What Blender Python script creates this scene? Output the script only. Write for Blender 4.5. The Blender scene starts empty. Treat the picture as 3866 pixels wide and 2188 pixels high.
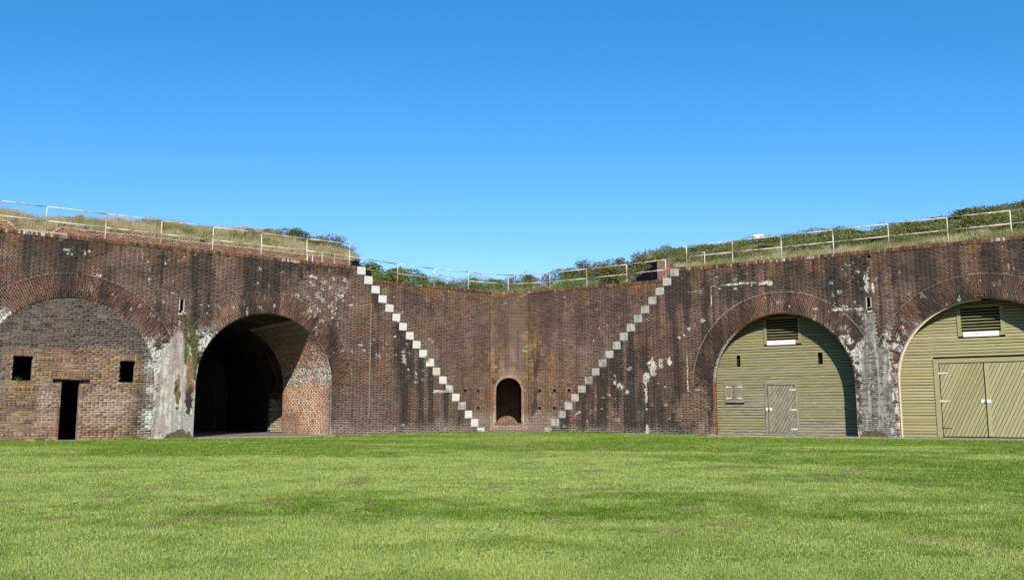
import bpy, math, random
import numpy as np
from mathutils import Matrix, Vector

random.seed(7); RNG = np.random.default_rng(7)
scene = bpy.context.scene
COL = scene.collection

# ------------------------------------------------------------------ camera, sky, sun, exposure
EYE = 0.965
cam_d = bpy.data.cameras.new('camera'); cam = bpy.data.objects.new('camera', cam_d); COL.objects.link(cam)
cam_d.sensor_width = 36.0; cam_d.lens = 36.0 * 3340 / 3866; cam_d.clip_start = 0.05; cam_d.clip_end = 1500
cam.location = (0, 0, EYE); cam.rotation_euler = (math.radians(90) + math.atan(464 / 3340), 0, 0)
scene.camera = cam

SUN_DIR = Vector((-0.06, 2.20, -1.0)).normalized()          # the way the light travels
world = bpy.data.worlds.new('World'); scene.world = world; world.use_nodes = True
wt = world.node_tree; wt.nodes.clear()
w_out = wt.nodes.new('ShaderNodeOutputWorld'); w_bg = wt.nodes.new('ShaderNodeBackground')
w_sky = wt.nodes.new('ShaderNodeTexSky'); w_sky.sky_type = 'NISHITA'; w_sky.sun_disc = False
elev = math.asin(-SUN_DIR.z)
w_sky.sun_elevation = elev; w_sky.sun_rotation = math.atan2(-SUN_DIR.x, -SUN_DIR.y)
w_sky.altitude = 0; w_sky.air_density = 1.0; w_sky.dust_density = 0.0; w_sky.ozone_density = 10.0
w_bg.inputs['Strength'].default_value = 0.130
_sp = wt.nodes.new('ShaderNodeSeparateColor'); _cb = wt.nodes.new('ShaderNodeCombineColor'); wt.links.new(w_sky.outputs[0], _sp.inputs[0])
def _wm(op, a, b):
    n = wt.nodes.new('ShaderNodeMath'); n.operation = op
    for i, x in enumerate((a, b)):
        if isinstance(x, (int, float)): n.inputs[i].default_value = x
        else: wt.links.new(x, n.inputs[i])
    return n.outputs[0]
# the camera's rendering of the clear sky: a little less red high up, the same all round the dome
wt.links.new(_wm('MULTIPLY', _sp.outputs[0], _wm('POWER', _wm('MINIMUM', _wm('DIVIDE', _sp.outputs[0], 1.22), 1.5), 0.93)), _cb.inputs[0])
wt.links.new(_wm('MULTIPLY', _sp.outputs[1], _wm('POWER', _wm('MINIMUM', _wm('DIVIDE', _sp.outputs[1], 3.2), 1.4), 0.10)), _cb.inputs[1]); wt.links.new(_wm('MULTIPLY', _sp.outputs[2], 0.94), _cb.inputs[2]); wt.links.new(_cb.outputs[0], w_bg.inputs[0]); wt.links.new(w_bg.outputs[0], w_out.inputs[0])
sun_d = bpy.data.lights.new('sun', 'SUN'); sun_d.energy = 4.3; sun_d.angle = math.radians(0.53); sun_d.color = (1.0, 0.945, 0.85)
sun = bpy.data.objects.new('sun', sun_d); COL.objects.link(sun); sun.location = (0, -30, 30)
sun.rotation_euler = SUN_DIR.to_track_quat('-Z', 'Y').to_euler()
vs = scene.view_settings; vs.view_transform = 'Standard'; vs.look = 'None'; vs.exposure = 0.6; vs.gamma = 1.0; vs.use_curve_mapping = False
scene.cycles.max_bounces = 6

# ------------------------------------------------------------------ numeric noise
def _h(ix, iy, s):
    n = (ix.astype(np.int64) * 374761393 + iy.astype(np.int64) * 668265263 + s * 974634777) & 0xffffffff
    n = ((n ^ (n >> 13)) * 1274126177) & 0xffffffff
    return ((n ^ (n >> 16)) & 0xffffff) / float(0xffffff)
def vn(x, y, s=0):
    x = np.asarray(x, float); y = np.asarray(y, float)
    ix = np.floor(x); iy = np.floor(y); fx = x - ix; fy = y - iy
    fx = fx * fx * (3 - 2 * fx); fy = fy * fy * (3 - 2 * fy)
    a = _h(ix, iy, s); b = _h(ix + 1, iy, s); c = _h(ix, iy + 1, s); d = _h(ix + 1, iy + 1, s)
    return (a * (1 - fx) + b * fx) * (1 - fy) + (c * (1 - fx) + d * fx) * fy
def fbm(x, y, s=0, o=3):
    r = 0; a = 0.5; t = 0
    for k in range(o):
        r = r + a * vn(np.asarray(x) * 2 ** k, np.asarray(y) * 2 ** k, s + 17 * k); t += a; a *= 0.5
    return r / t
def sm(x): x = np.clip(x, 0, 1); return x * x * (3 - 2 * x)
def ramp(x, a, b): return sm((np.asarray(x, float) - a) / (b - a))
def mix(a, b, t):
    t = np.asarray(t)[..., None]; return np.asarray(a) * (1 - t) + np.asarray(b) * t
def blob(u, z, u0, z0, ru, rz, s=0, rag=0.5):
    d = np.sqrt(((u - u0) / ru) ** 2 + ((z - z0) / rz) ** 2)
    return 1 - ramp(d + rag * (fbm(u * 9, z * 7, s + 5) - 0.5) * 2, 0.65, 1.0)

# ------------------------------------------------------------------ object helpers
def tag(o, label=None, cat=None, group=None, kind=None):
    if label: o['label'] = label
    if cat: o['category'] = cat
    if group: o['group'] = group
    if kind: o['kind'] = kind
    return o
def thing(name, label, cat, loc=(0, 0, 0), group=None):
    o = bpy.data.objects.new(name, None); COL.objects.link(o); o.location = loc; o.empty_display_size = 0.3
    return tag(o, label, cat, group)
def origin(o):
    v = Vector(o.location); p = o.parent
    while p: v = v + Vector(p.location); p = p.parent
    return v
def adopt(o, parent):
    if parent is not None:
        o.parent = parent; o.matrix_parent_inverse = world_mat(parent).inverted()
    return o
WM = {}
def world_mat(o):
    if o.parent is None: return Matrix.LocRotScale(o.location, o.rotation_euler, o.scale)
    return world_mat(o.parent) @ o.matrix_parent_inverse @ Matrix.LocRotScale(o.location, o.rotation_euler, o.scale)
def raw_mesh(name, V, F, colors=None, smooth=False, mat=None):
    """V (n,3); F (m,k) all faces with k corners; colors (m,3) one per face."""
    V = np.asarray(V, np.float32); F = np.asarray(F, np.int32); m, k = F.shape
    me = bpy.data.meshes.new(name)
    me.vertices.add(len(V)); me.vertices.foreach_set('co', V.ravel())
    me.loops.add(m * k); me.loops.foreach_set('vertex_index', F.ravel())
    me.polygons.add(m); me.polygons.foreach_set('loop_start', np.arange(0, m * k, k, dtype=np.int32))
    me.polygons.foreach_set('loop_total', np.full(m, k, np.int32))
    if smooth: me.polygons.foreach_set('use_smooth', np.ones(m, bool))
    if colors is not None:
        at = me.attributes.new('col', 'FLOAT_COLOR', 'FACE')
        at.data.foreach_set('color', np.hstack([colors, np.ones((m, 1))]).astype(np.float32).ravel())
    me.update(calc_edges=True)
    if mat: me.materials.append(mat)
    return me
def link(name, me, parent=None):
    o = bpy.data.objects.new(name, me); COL.objects.link(o); return adopt(o, parent)
class MB:
    """collects polygons"""
    def __init__(s): s.v = []; s.f = []
    def poly(s, pts):
        b = len(s.v); s.v += [tuple(p) for p in pts]; s.f.append(tuple(range(b, b + len(pts))))
    def hexa(s, p):      # 8 points: 0-3 one side, 4-7 the other
        b = len(s.v); s.v += [tuple(q) for q in p]
        for q in ((0, 3, 2, 1), (4, 5, 6, 7), (0, 1, 5, 4), (1, 2, 6, 5), (2, 3, 7, 6), (3, 0, 4, 7)): s.f.append(tuple(b + i for i in q))
    def box(s, fr, u0, u1, n0, n1, z0, z1):
        s.hexa([fr(u0, n0, z0), fr(u1, n0, z0), fr(u1, n1, z0), fr(u0, n1, z0), fr(u0, n0, z1), fr(u1, n0, z1), fr(u1, n1, z1), fr(u0, n1, z1)])
    def prism(s, fr, pts, n0, n1):   # polygon in (u,z) extruded along n
        a = [fr(u, n0, z) for u, z in pts]; c = [fr(u, n1, z) for u, z in pts]; k = len(pts); b = len(s.v)
        s.v += [tuple(q) for q in a + c]
        s.f.append(tuple(range(b, b + k))); s.f.append(tuple(range(b + 2 * k - 1, b + k - 1, -1)))
        for i in range(k): j = (i + 1) % k; s.f.append((b + i, b + k + i, b + k + j, b + j))
    def tube(s, a, b, r, seg=8, r2=None):
        a = Vector(a); b = Vector(b); d = (b - a).normalized(); x = d.orthogonal().normalized(); y = d.cross(x); k0 = len(s.v); r2 = r if r2 is None else r2
        for q, rr in ((a, r), (b, r2)):
            for i in range(seg):
                t = 2 * math.pi * i / seg; s.v.append(tuple(q + x * rr * math.cos(t) + y * rr * math.sin(t)))
        for i in range(seg): j = (i + 1) % seg; s.f.append((k0 + i, k0 + j, k0 + seg + j, k0 + seg + i))
        s.f.append(tuple(range(k0 + seg - 1, k0 - 1, -1))); s.f.append(tuple(range(k0 + seg, k0 + 2 * seg)))
    def build(s, name, mat, parent=None, color=None, bevel=0, smooth=False):
        me = bpy.data.meshes.new(name); me.from_pydata(s.v, [], s.f); me.update()
        if smooth:
            me.polygons.foreach_set('use_smooth', [len(p.vertices) == 4 for p in me.polygons])
        me.materials.append(mat); o = link(name, me, parent)
        if color is not None: o.color = (*color, 1)
        if bevel:
            m = o.modifiers.new('bevel', 'BEVEL'); m.width = bevel; m.segments = 1; m.limit_method = 'ANGLE'
        return o
class Frame:
    def __init__(s, O, t, n): s.O = np.array([O[0], O[1], 0.0]); s.t = np.array([t[0], t[1], 0.0]); s.n = np.array([n[0], n[1], 0.0])
    def __call__(s, u, n, z): return tuple(s.O + s.t * u + s.n * n + np.array([0, 0, z]))
    def arr(s, u, n, z):
        u = np.asarray(u, float); n = np.asarray(n, float) + 0 * u; z = np.asarray(z, float) + 0 * u
        return s.O + u[:, None] * s.t + n[:, None] * s.n + z[:, None] * np.array([0, 0, 1.0])
# n grows away from the court, into the masonry
APEX = (0.306, 43.747); aL = math.radians(36.53); aR = math.radians(33.55)
FL = Frame(APEX, (-math.cos(aL), -math.sin(aL)), (-math.sin(aL), math.cos(aL)))
FR = Frame(APEX, (math.cos(aR), -math.sin(aR)), (math.sin(aR), math.cos(aR)))
CA = (-6.8, 42.3); CB = (-1.12, 46.6); CC = (0.83, 46.6); CD = (7.25, 42.4)
def seg_frame(P, Q, flip):
    t = np.array([Q[0] - P[0], Q[1] - P[1]]); t = t / np.hypot(*t); n = np.array([-t[1], t[0]])
    if n[1] < 0: n = -n
    return Frame(P, t, n)
F1 = seg_frame(CB, CA, 1); F2 = seg_frame(CB, CC, 0); F3 = seg_frame(CC, CD, 0)

# ------------------------------------------------------------------ materials
def new_mat(name, rough=0.85, spec=0.2):
    m = bpy.data.materials.new(name); m.use_nodes = True; nt = m.node_tree
    b = nt.nodes['Principled BSDF']; b.inputs['Roughness'].default_value = rough; b.inputs['Specular IOR Level'].default_value = spec
    return m, nt, b
def N(nt, t, **kw):
    n = nt.nodes.new(t)
    for k, v in kw.items():
        if k in n.inputs: n.inputs[k].default_value = v
        else: setattr(n, k, v)
    return n
def math_(nt, op, a, b=None, c=None, clamp=False):
    n = nt.nodes.new('ShaderNodeMath'); n.operation = op; n.use_clamp = clamp
    for i, x in enumerate((a, b, c)):
        if x is None: continue
        if isinstance(x, (int, float)): n.inputs[i].default_value = x
        else: nt.links.new(x, n.inputs[i])
    return n.outputs[0]
def mixrgb(nt, f, a, b, mode='MIX'):
    n = nt.nodes.new('ShaderNodeMix'); n.data_type = 'RGBA'; n.blend_type = mode
    for s, x in ((n.inputs[0], f), (n.inputs[6], a), (n.inputs[7], b)):
        if isinstance(x, (int, float)): s.default_value = x
        elif isinstance(x, tuple): s.default_value = (*x, 1) if len(x) == 3 else x
        else: nt.links.new(x, s)
    return n.outputs[2]
def noise(nt, scale, detail=3, vec=None, rough=0.6):
    n = N(nt, 'ShaderNodeTexNoise', Scale=scale, Detail=detail, Roughness=rough)
    if vec is not None: nt.links.new(vec, n.inputs['Vector'])
    return n.outputs['Fac']
def mapr(nt, x, a, b, c=0.0, d=1.0):
    n = N(nt, 'ShaderNodeMapRange'); nt.links.new(x, n.inputs[0])
    for i, q in enumerate((a, b, c, d)): n.inputs[i + 1].default_value = q
    return n.outputs[0]
def geo_pos(nt): return nt.nodes.new('ShaderNodeNewGeometry').outputs['Position']
def scaled(nt, vec, s):
    n = N(nt, 'ShaderNodeMapping'); n.inputs['Scale'].default_value = s; nt.links.new(vec, n.inputs[0]); return n.outputs[0]
def bump(nt, b, h, strength=0.4, dist=0.01):
    n = N(nt, 'ShaderNodeBump', Strength=strength, Distance=dist); nt.links.new(h, n.inputs['Height']); nt.links.new(n.outputs[0], b.inputs['Normal'])
def masonry(name, src, fine=38.0, amt=0.45, bmp=0.5):
    m, nt, b = new_mat(name, 0.9, 0.12)
    pos = geo_pos(nt)
    if src == 'attr': c = N(nt, 'ShaderNodeAttribute', attribute_name='col').outputs['Color']
    else: c = nt.nodes.new('ShaderNodeObjectInfo').outputs['Color']
    f = noise(nt, fine, 3, pos); k = mapr(nt, f, 0.3, 0.7, 1 - amt, 1 + amt)
    comb = nt.nodes.new('ShaderNodeCombineColor')
    for i in range(3): nt.links.new(k, comb.inputs[i])
    c2 = mixrgb(nt, 1.0, c, comb.outputs[0], 'MULTIPLY')
    nt.links.new(c2, b.inputs['Base Color']); bump(nt, b, f, bmp, 0.012)
    return m
M = {}
M['brick_mass'] = masonry('brick_mass', 'attr'); M['brick_one'] = masonry('brick_one', 'obj')
M['mortar'] = masonry('mortar', 'attr', 24.0, 0.35, 0.4)
M['stone'] = masonry('granite_block', 'obj', 16.0, 0.16, 0.2)
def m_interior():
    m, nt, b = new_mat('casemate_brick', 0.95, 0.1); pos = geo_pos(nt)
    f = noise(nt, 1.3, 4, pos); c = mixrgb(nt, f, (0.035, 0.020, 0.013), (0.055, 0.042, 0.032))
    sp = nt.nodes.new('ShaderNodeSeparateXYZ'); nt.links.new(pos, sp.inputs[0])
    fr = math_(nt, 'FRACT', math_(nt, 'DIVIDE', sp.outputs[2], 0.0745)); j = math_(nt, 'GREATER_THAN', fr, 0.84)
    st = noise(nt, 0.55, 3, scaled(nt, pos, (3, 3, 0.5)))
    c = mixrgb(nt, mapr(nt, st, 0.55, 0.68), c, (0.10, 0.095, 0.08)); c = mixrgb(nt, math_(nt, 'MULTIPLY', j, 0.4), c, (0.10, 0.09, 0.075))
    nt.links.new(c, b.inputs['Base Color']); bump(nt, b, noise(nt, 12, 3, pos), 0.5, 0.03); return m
M['interior'] = m_interior()
def m_wood():
    m, nt, b = new_mat('weathered_painted_wood', 0.8, 0.15)
    oi = nt.nodes.new('ShaderNodeObjectInfo'); tc = nt.nodes.new('ShaderNodeTexCoord')
    at = N(nt, 'ShaderNodeAttribute', attribute_name='grain', attribute_type='GEOMETRY')   # (along, across, depth)
    off = nt.nodes.new('ShaderNodeVectorMath'); off.operation = 'ADD'; nt.links.new(at.outputs['Vector'], off.inputs[0])
    cx = nt.nodes.new('ShaderNodeCombineXYZ'); nt.links.new(math_(nt, 'MULTIPLY', oi.outputs['Random'], 37.0), cx.inputs[0]); nt.links.new(math_(nt, 'MULTIPLY', oi.outputs['Random'], 11.0), cx.inputs[1])
    nt.links.new(cx.outputs[0], off.inputs[1]); v = off.outputs[0]
    grain = noise(nt, 1.0, 4, scaled(nt, v, (2.2, 42, 30)), 0.65)
    patch = noise(nt, 1.0, 4, scaled(nt, v, (1.7, 12, 8)), 0.6)
    peel = noise(nt, 1.0, 5, scaled(nt, v, (5.0, 16, 10)), 0.75)
    wear = oi.outputs['Alpha']                                  # 0 fresh paint .. 1 bare
    paint = oi.outputs['Color']
    pd = mixrgb(nt, mapr(nt, grain, 0.35, 0.7), paint, mixrgb(nt, 1.0, paint, (0.78, 0.76, 0.72), 'MULTIPLY'))
    bare = mixrgb(nt, mapr(nt, grain, 0.35, 0.62), (0.085, 0.070, 0.048), (0.285, 0.255, 0.190))
    th = math_(nt, 'SUBTRACT', 1.02, math_(nt, 'MULTIPLY', wear, 0.75))
    msk = mapr(nt, math_(nt, 'SUBTRACT', math_(nt, 'ADD', math_(nt, 'MULTIPLY', patch, 0.75), math_(nt, 'MULTIPLY', grain, 0.35)), th), -0.04, 0.06)
    c = mixrgb(nt, msk, pd, bare)
    pale = mapr(nt, peel, 0.64, 0.67)
    c = mixrgb(nt, math_(nt, 'MULTIPLY', pale, 0.75), c, (0.46, 0.43, 0.37))
    kn = N(nt, 'ShaderNodeTexVoronoi', Scale=1.0); nt.links.new(scaled(nt, v, (1.3, 7.5, 0.01)), kn.inputs['Vector'])
    c = mixrgb(nt, mapr(nt, kn.outputs['Distance'], 0.075, 0.045), c, (0.14, 0.11, 0.085))
    nt.links.new(c, b.inputs['Base Color']); bump(nt, b, grain, 0.5, 0.006); return m
M['wood'] = m_wood()
def m_flat(name, c, rough=0.7, var=0.15, scale=14, metallic=0.0, spec=0.3, c2=None, lo=0.45, hi=0.6):
    m, nt, b = new_mat(name, rough, spec); pos = geo_pos(nt); f = noise(nt, scale, 4, pos)
    d = c2 if c2 else tuple(x * (1 - var * 2) for x in c)
    nt.links.new(mixrgb(nt, mapr(nt, f, lo, hi), c, d), b.inputs['Base Color']); b.inputs['Metallic'].default_value = metallic
    bump(nt, b, f, 0.25, 0.01); return m
M['rail'] = m_flat('galvanised_white_rail', (0.54, 0.505, 0.44), 0.5, 0.1, 2.6, 0.0, 0.25, (0.30, 0.19, 0.125), 0.46, 0.60)
M['rail_old'] = m_flat('rusty_rail', (0.16, 0.115, 0.085), 0.6, 0.2, 9.0)
M['concrete'] = m_flat('worn_concrete', (0.27, 0.225, 0.185), 0.95, 0.1, 6.0, c2=(0.19, 0.16, 0.13))
M['sand'] = m_flat('trodden_sand', (0.30, 0.245, 0.175), 0.98, 0.1, 5.0, c2=(0.20, 0.165, 0.115))
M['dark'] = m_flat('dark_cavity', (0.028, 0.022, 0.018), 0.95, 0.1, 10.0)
M['white_paint'] = m_flat('white_paint', (0.72, 0.71, 0.68), 0.5, 0.04, 9.0)
M['hinge_white'] = m_flat('white_painted_iron', (0.62, 0.62, 0.60), 0.5, 0.1, 40.0, c2=(0.30, 0.20, 0.14), lo=0.58, hi=0.66)
M['iron'] = m_flat('rusty_iron', (0.09, 0.06, 0.05), 0.6, 0.15, 40.0)
M['letter'] = m_flat('letter_grey', (0.12, 0.12, 0.12), 0.6, 0.05, 9.0)
M['twig'] = m_flat('twig', (0.085, 0.06, 0.042), 0.9, 0.15, 30.0)
M['earth'] = m_flat('bank_earth', (0.115, 0.09, 0.05), 0.98, 0.2, 2.5, c2=(0.07, 0.075, 0.028), lo=0.4, hi=0.6)
def m_leaf(name, attr=True):
    m, nt, b = new_mat(name, 0.75, 0.04)
    c = N(nt, 'ShaderNodeAttribute', attribute_name='col').outputs['Color']
    nt.links.new(c, b.inputs['Base Color'])
    tr = nt.nodes.new('ShaderNodeBsdfTranslucent'); nt.links.new(c, tr.inputs['Color'])
    mx = nt.nodes.new('ShaderNodeMixShader'); mx.inputs[0].default_value = 0.36
    nt.links.new(b.outputs[0], mx.inputs[1]); nt.links.new(tr.outputs[0], mx.inputs[2]); nt.links.new(mx.outputs[0], nt.nodes['Material Output'].inputs[0]); return m
M['leaf'] = m_leaf('leaf')
def m_ground():
    m, nt, b = new_mat('lawn_ground', 0.95, 0.05); c = N(nt, 'ShaderNodeAttribute', attribute_name='col').outputs['Color']
    pos = geo_pos(nt); f = noise(nt, 22, 4, pos)
    c = mixrgb(nt, mapr(nt, f, 0.35, 0.65), c, mixrgb(nt, 1.0, c, (0.55, 0.6, 0.5), 'MULTIPLY')); nt.links.new(c, b.inputs['Base Color']); bump(nt, b, f, 1.0, 0.03); return m
M['ground'] = m_ground()

# ------------------------------------------------------------------ brick layer
CH = 0.0745
def proj_px(C):
    p = math.atan(464 / 3340); Z = C[:, 2] - EYE
    zc = C[:, 1] * math.cos(p) + Z * math.sin(p); yc = Z * math.cos(p) - C[:, 1] * math.sin(p)
    return 1933 + 3340 * C[:, 0] / zc, 1094 - 3340 * yc / zc, zc
UNIT = None
def unit_meshes():
    global UNIT
    if UNIT: return UNIT
    UNIT = []
    r = np.random.default_rng(3)
    for k in range(7):
        V = np.array([(x, y, z) for z in (-.5, .5) for x, y in ((-.5, -.5), (.5, -.5), (.5, .5), (-.5, .5))])
        if k: V[:, :2] += r.uniform(-0.035, 0.035, (8, 2)) * (1, 1.3)
        if k > 3: V[4:, :2] *= (0.93, 0.84)
        me = bpy.data.meshes.new('brick'); me.from_pydata([tuple(q) for q in V], [], [(4, 5, 6, 7), (0, 1, 5, 4), (1, 2, 6, 5), (2, 3, 7, 6), (3, 0, 4, 7)]); me.materials.append(M['brick_one']); UNIT.append(me)
    return UNIT
def make_bricks(parent, C, A, B, Nn, col, nsingle=300, name='brick', rough=False, mass='brickwork', rng=None):
    """C centre of back face, A half length, B half height, Nn vector to the front face."""
    rng = rng or np.random.default_rng(len(C))
    x, y, zc = proj_px(C); inframe = (x > 4) & (x < 3862) & (y > 0) & (y < 2188)
    size = np.linalg.norm(A, axis=1) * np.linalg.norm(B, axis=1) / zc ** 2 * inframe
    order = np.argsort(-size, kind='stable'); sing = order[:min(nsingle, int(inframe.sum()))]
    mask = np.ones(len(C), bool); mask[sing] = False
    um = unit_meshes(); inv = world_mat(parent).inverted()
    for i in sing:
        a, b, n = A[i] * 2, B[i] * 2, Nn[i]
        if np.dot(np.cross(a, b), n) < 0: a = -a
        c = C[i] + n * 0.5
        mt = Matrix(((a[0], b[0], n[0], c[0]), (a[1], b[1], n[1], c[1]), (a[2], b[2], n[2], c[2]), (0, 0, 0, 1)))
        k = int(rng.integers(4, 7)) if rough else int(rng.integers(0, 4))
        o = bpy.data.objects.new(name, um[k]); COL.objects.link(o); o.parent = parent; o.matrix_parent_inverse = inv; o.matrix_basis = mt
        o.color = (*[float(v) for v in col[i]], 1)
    idx = np.where(mask)[0]
    if len(idx):
        c, a, b, n, cc = C[idx], A[idx], B[idx], Nn[idx], col[idx]; m = len(idx)
        V = np.empty((m, 8, 3))
        jit = 0.035
        for k, (sa, sb) in enumerate(((-1, -1), (1, -1), (1, 1), (-1, 1))):
            V[:, k] = c + a * sa + b * sb
            f = (0.93, 0.86) if rough else (1, 1)
            V[:, 4 + k] = c + a * sa * (f[0] + rng.uniform(-jit, jit, (m, 1))) + b * sb * (f[1] + rng.uniform(-jit, jit, (m, 1)) * 1.5) + n
        base = (np.arange(m) * 8)[:, None, None]
        F = base + np.array([(4, 5, 6, 7), (0, 1, 5, 4), (1, 2, 6, 5), (2, 3, 7, 6), (3, 0, 4, 7)])[None]
        me = raw_mesh(mass, V.reshape(-1, 3), F.reshape(-1, 4), np.repeat(cc, 5, axis=0), mat=M['brick_mass'])
        o = link(mass, me, parent); o['kind'] = 'stuff'
def rows(z0, z1, intervals, ch=CH, bond='flemish', L=0.334, seed=0):
    r = np.random.default_rng(seed); U = []; Z = []; LU = []
    nrow = int(round((z1 - z0) / ch))
    for k in range(nrow):
        z = z0 + (k + .5) * ch
        for (a, b) in intervals(z):
            if b - a < 0.03: continue
            head = (bond == 'common' and k % 6 == 3)
            if bond == 'flemish':
                off = (k % 2) * L / 2 + r.uniform(-.008, .008); s = np.arange(math.floor((a - off) / L) - 1, math.ceil((b - off) / L) + 1) * L + off
                st = np.concatenate([s, s + L * .665]); en = np.concatenate([s + L * .665, s + L])
            else:
                l = L * .5 if head else L
                off = (k % 2) * L / 2 + r.uniform(-.015, .015); st = np.arange(math.floor((a - off) / l) - 1, math.ceil((b - off) / l) + 1) * l + off; en = st + l
            st = np.clip(st, a, b); en = np.clip(en, a, b); w = en - st; ok = w > 0.035
            U.append((st + en)[ok] / 2); LU.append(w[ok]); Z.append(np.full(ok.sum(), z))
    return np.concatenate(U), np.concatenate(Z), np.concatenate(LU)
def subtract(iv, a, b):
    out = []
    for (p, q) in iv:
        if b <= p or a >= q: out.append((p, q)); continue
        if a > p: out.append((p, a))
        if b < q: out.append((b, q))
    return out
def lay(fr, parent, z0, z1, intervals, colorf, ch=CH, bond='flemish', L=0.334, joint=0.0125, proud=0.007, pj=0.003, nsingle=300, rough=False, seed=0):
    U, Z, LU = rows(z0, z1, intervals, ch, bond, L, seed); r = np.random.default_rng(seed + 100)
    lost = (r.uniform(0, 1, len(U)) < .0004 + .006 * ramp(fbm(U * 1.3, Z * 1.3, seed + 7), .70, .8)) & (LU > .09) & (Z > .3); U, Z, LU = U[~lost], Z[~lost], LU[~lost]; m = len(U)
    C = fr.arr(U, 0.003, Z + r.normal(0, .0008, m)); A = (LU / 2 - joint / 2)[:, None] * fr.t
    B = np.zeros((m, 3)); B[:, 2] = ch / 2 - joint / 2
    n = proud + r.normal(0, pj, m) + 0.003 + .009 * (fbm(U * .8, Z * .8, seed + 3) - .5) - .006 * ramp(fbm(U * 2.2, Z * 2.2, seed + 4), .6, .75)
    make_bricks(parent, C, A, B, -np.clip(n, .004, .05)[:, None] * fr.n, colorf(U, Z, r), nsingle, rough=rough, rng=r)
def sheet(name, fr, parent, u0, u1, zlo, zhi, openings, colorf, du=0.07, dz=0.12, n=0.0):
    """back sheet of mortar with exact openings: strips along u, cut in z. openings: (ua,ub,bot(u),top(u))"""
    edges = set(np.round(np.arange(u0, u1, du), 4)); edges |= {u1}
    for o in openings: edges |= {o[0], o[1]}
    edges = sorted(e for e in edges if u0 <= e <= u1); V = []; F = []; CU = []; CZ = []
    for a, b in zip(edges[:-1], edges[1:]):
        if b - a < 1e-4: continue
        m = (a + b) / 2; top = zhi(m) if callable(zhi) else zhi
        segs = [(zlo, zlo, top, top)]
        for (oa, ob, bot, tp) in openings:
            if oa <= m <= ob:
                ns = []
                for (l0, l1, h0, h1) in segs:
                    ba, bb, ta, tb = bot(a), bot(b), tp(a), tp(b)
                    if (bot(m) >= min(h0, h1)) or (tp(m) <= max(l0, l1)): ns.append((l0, l1, h0, h1)); continue
                    if bot(m) > max(l0, l1) + 1e-6: ns.append((l0, l1, ba, bb))
                    if tp(m) < min(h0, h1) - 1e-6: ns.append((ta, tb, h0, h1))
                segs = ns
        for (l0, l1, h0, h1) in segs:
            k = max(1, int(math.ceil(max(h0 - l0, h1 - l1) / dz)))
            for i in range(k):
                za, zb = l0 + (h0 - l0) * i / k, l1 + (h1 - l1) * i / k; zc, zd = l0 + (h0 - l0) * (i + 1) / k, l1 + (h1 - l1) * (i + 1) / k
                q = len(V); V += [fr(a, n, za), fr(b, n, zb), fr(b, n, zd), fr(a, n, zc)]; F.append((q, q + 1, q + 2, q + 3)); CU.append(m); CZ.append((za + zd) / 2)
    me = raw_mesh(name, V, F, colorf(np.array(CU), np.array(CZ)), mat=M['mortar']); return link(name, me, parent)
def cavity(name, fr, parent, u0, u1, z0, z1, depth, n0=0.0, mat=None, flip=False):
    mb = MB(); e = 0.002
    p = [(u0, z0), (u1, z0), (u1, z1), (u0, z1)]
    for i in range(4):
        (a, b), (c, d) = p[i], p[(i + 1) % 4]; mb.poly([fr(a, n0, b), fr(c, n0, d), fr(c, n0 + depth, d), fr(a, n0 + depth, b)])
    mb.poly([fr(a, n0 + depth, b) for a, b in p]); return mb.build(name, mat or M['dark'], parent)

# ------------------------------------------------------------------ arches
ZS = 2.15; RW = 0.90; TH = math.radians(13.5)
class Arch:
    def __init__(s, c, r, ta=0.0, tb=0.0): s.c = c; s.r = r; s.ta = ta; s.tb = tb      # ta: cut angle on the high-u side, tb: on the low-u side
    def top(s, u): return ZS + math.sqrt(max(0.0, s.r ** 2 - (u - s.c) ** 2))
    def edge(s, z, th):
        d = z - ZS
        if d <= s.r * math.sin(th): return math.sqrt(max(0, s.r ** 2 - max(d, 0) ** 2)) if d > 0 else s.r
        if th > 0 and d <= (s.r + RW) * math.sin(th): return d / math.tan(th)
        R = s.r + RW + 0.004; return math.sqrt(R * R - d * d) if d < R else 0.0
    def gap(s, z):
        if z > ZS + s.r + RW: return None
        return (s.c - s.edge(z, s.tb), s.c + s.edge(z, s.ta))
    def opening(s, zbot=-1.0): return (s.c - s.r, s.c + s.r, lambda u: zbot, s.top)
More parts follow.
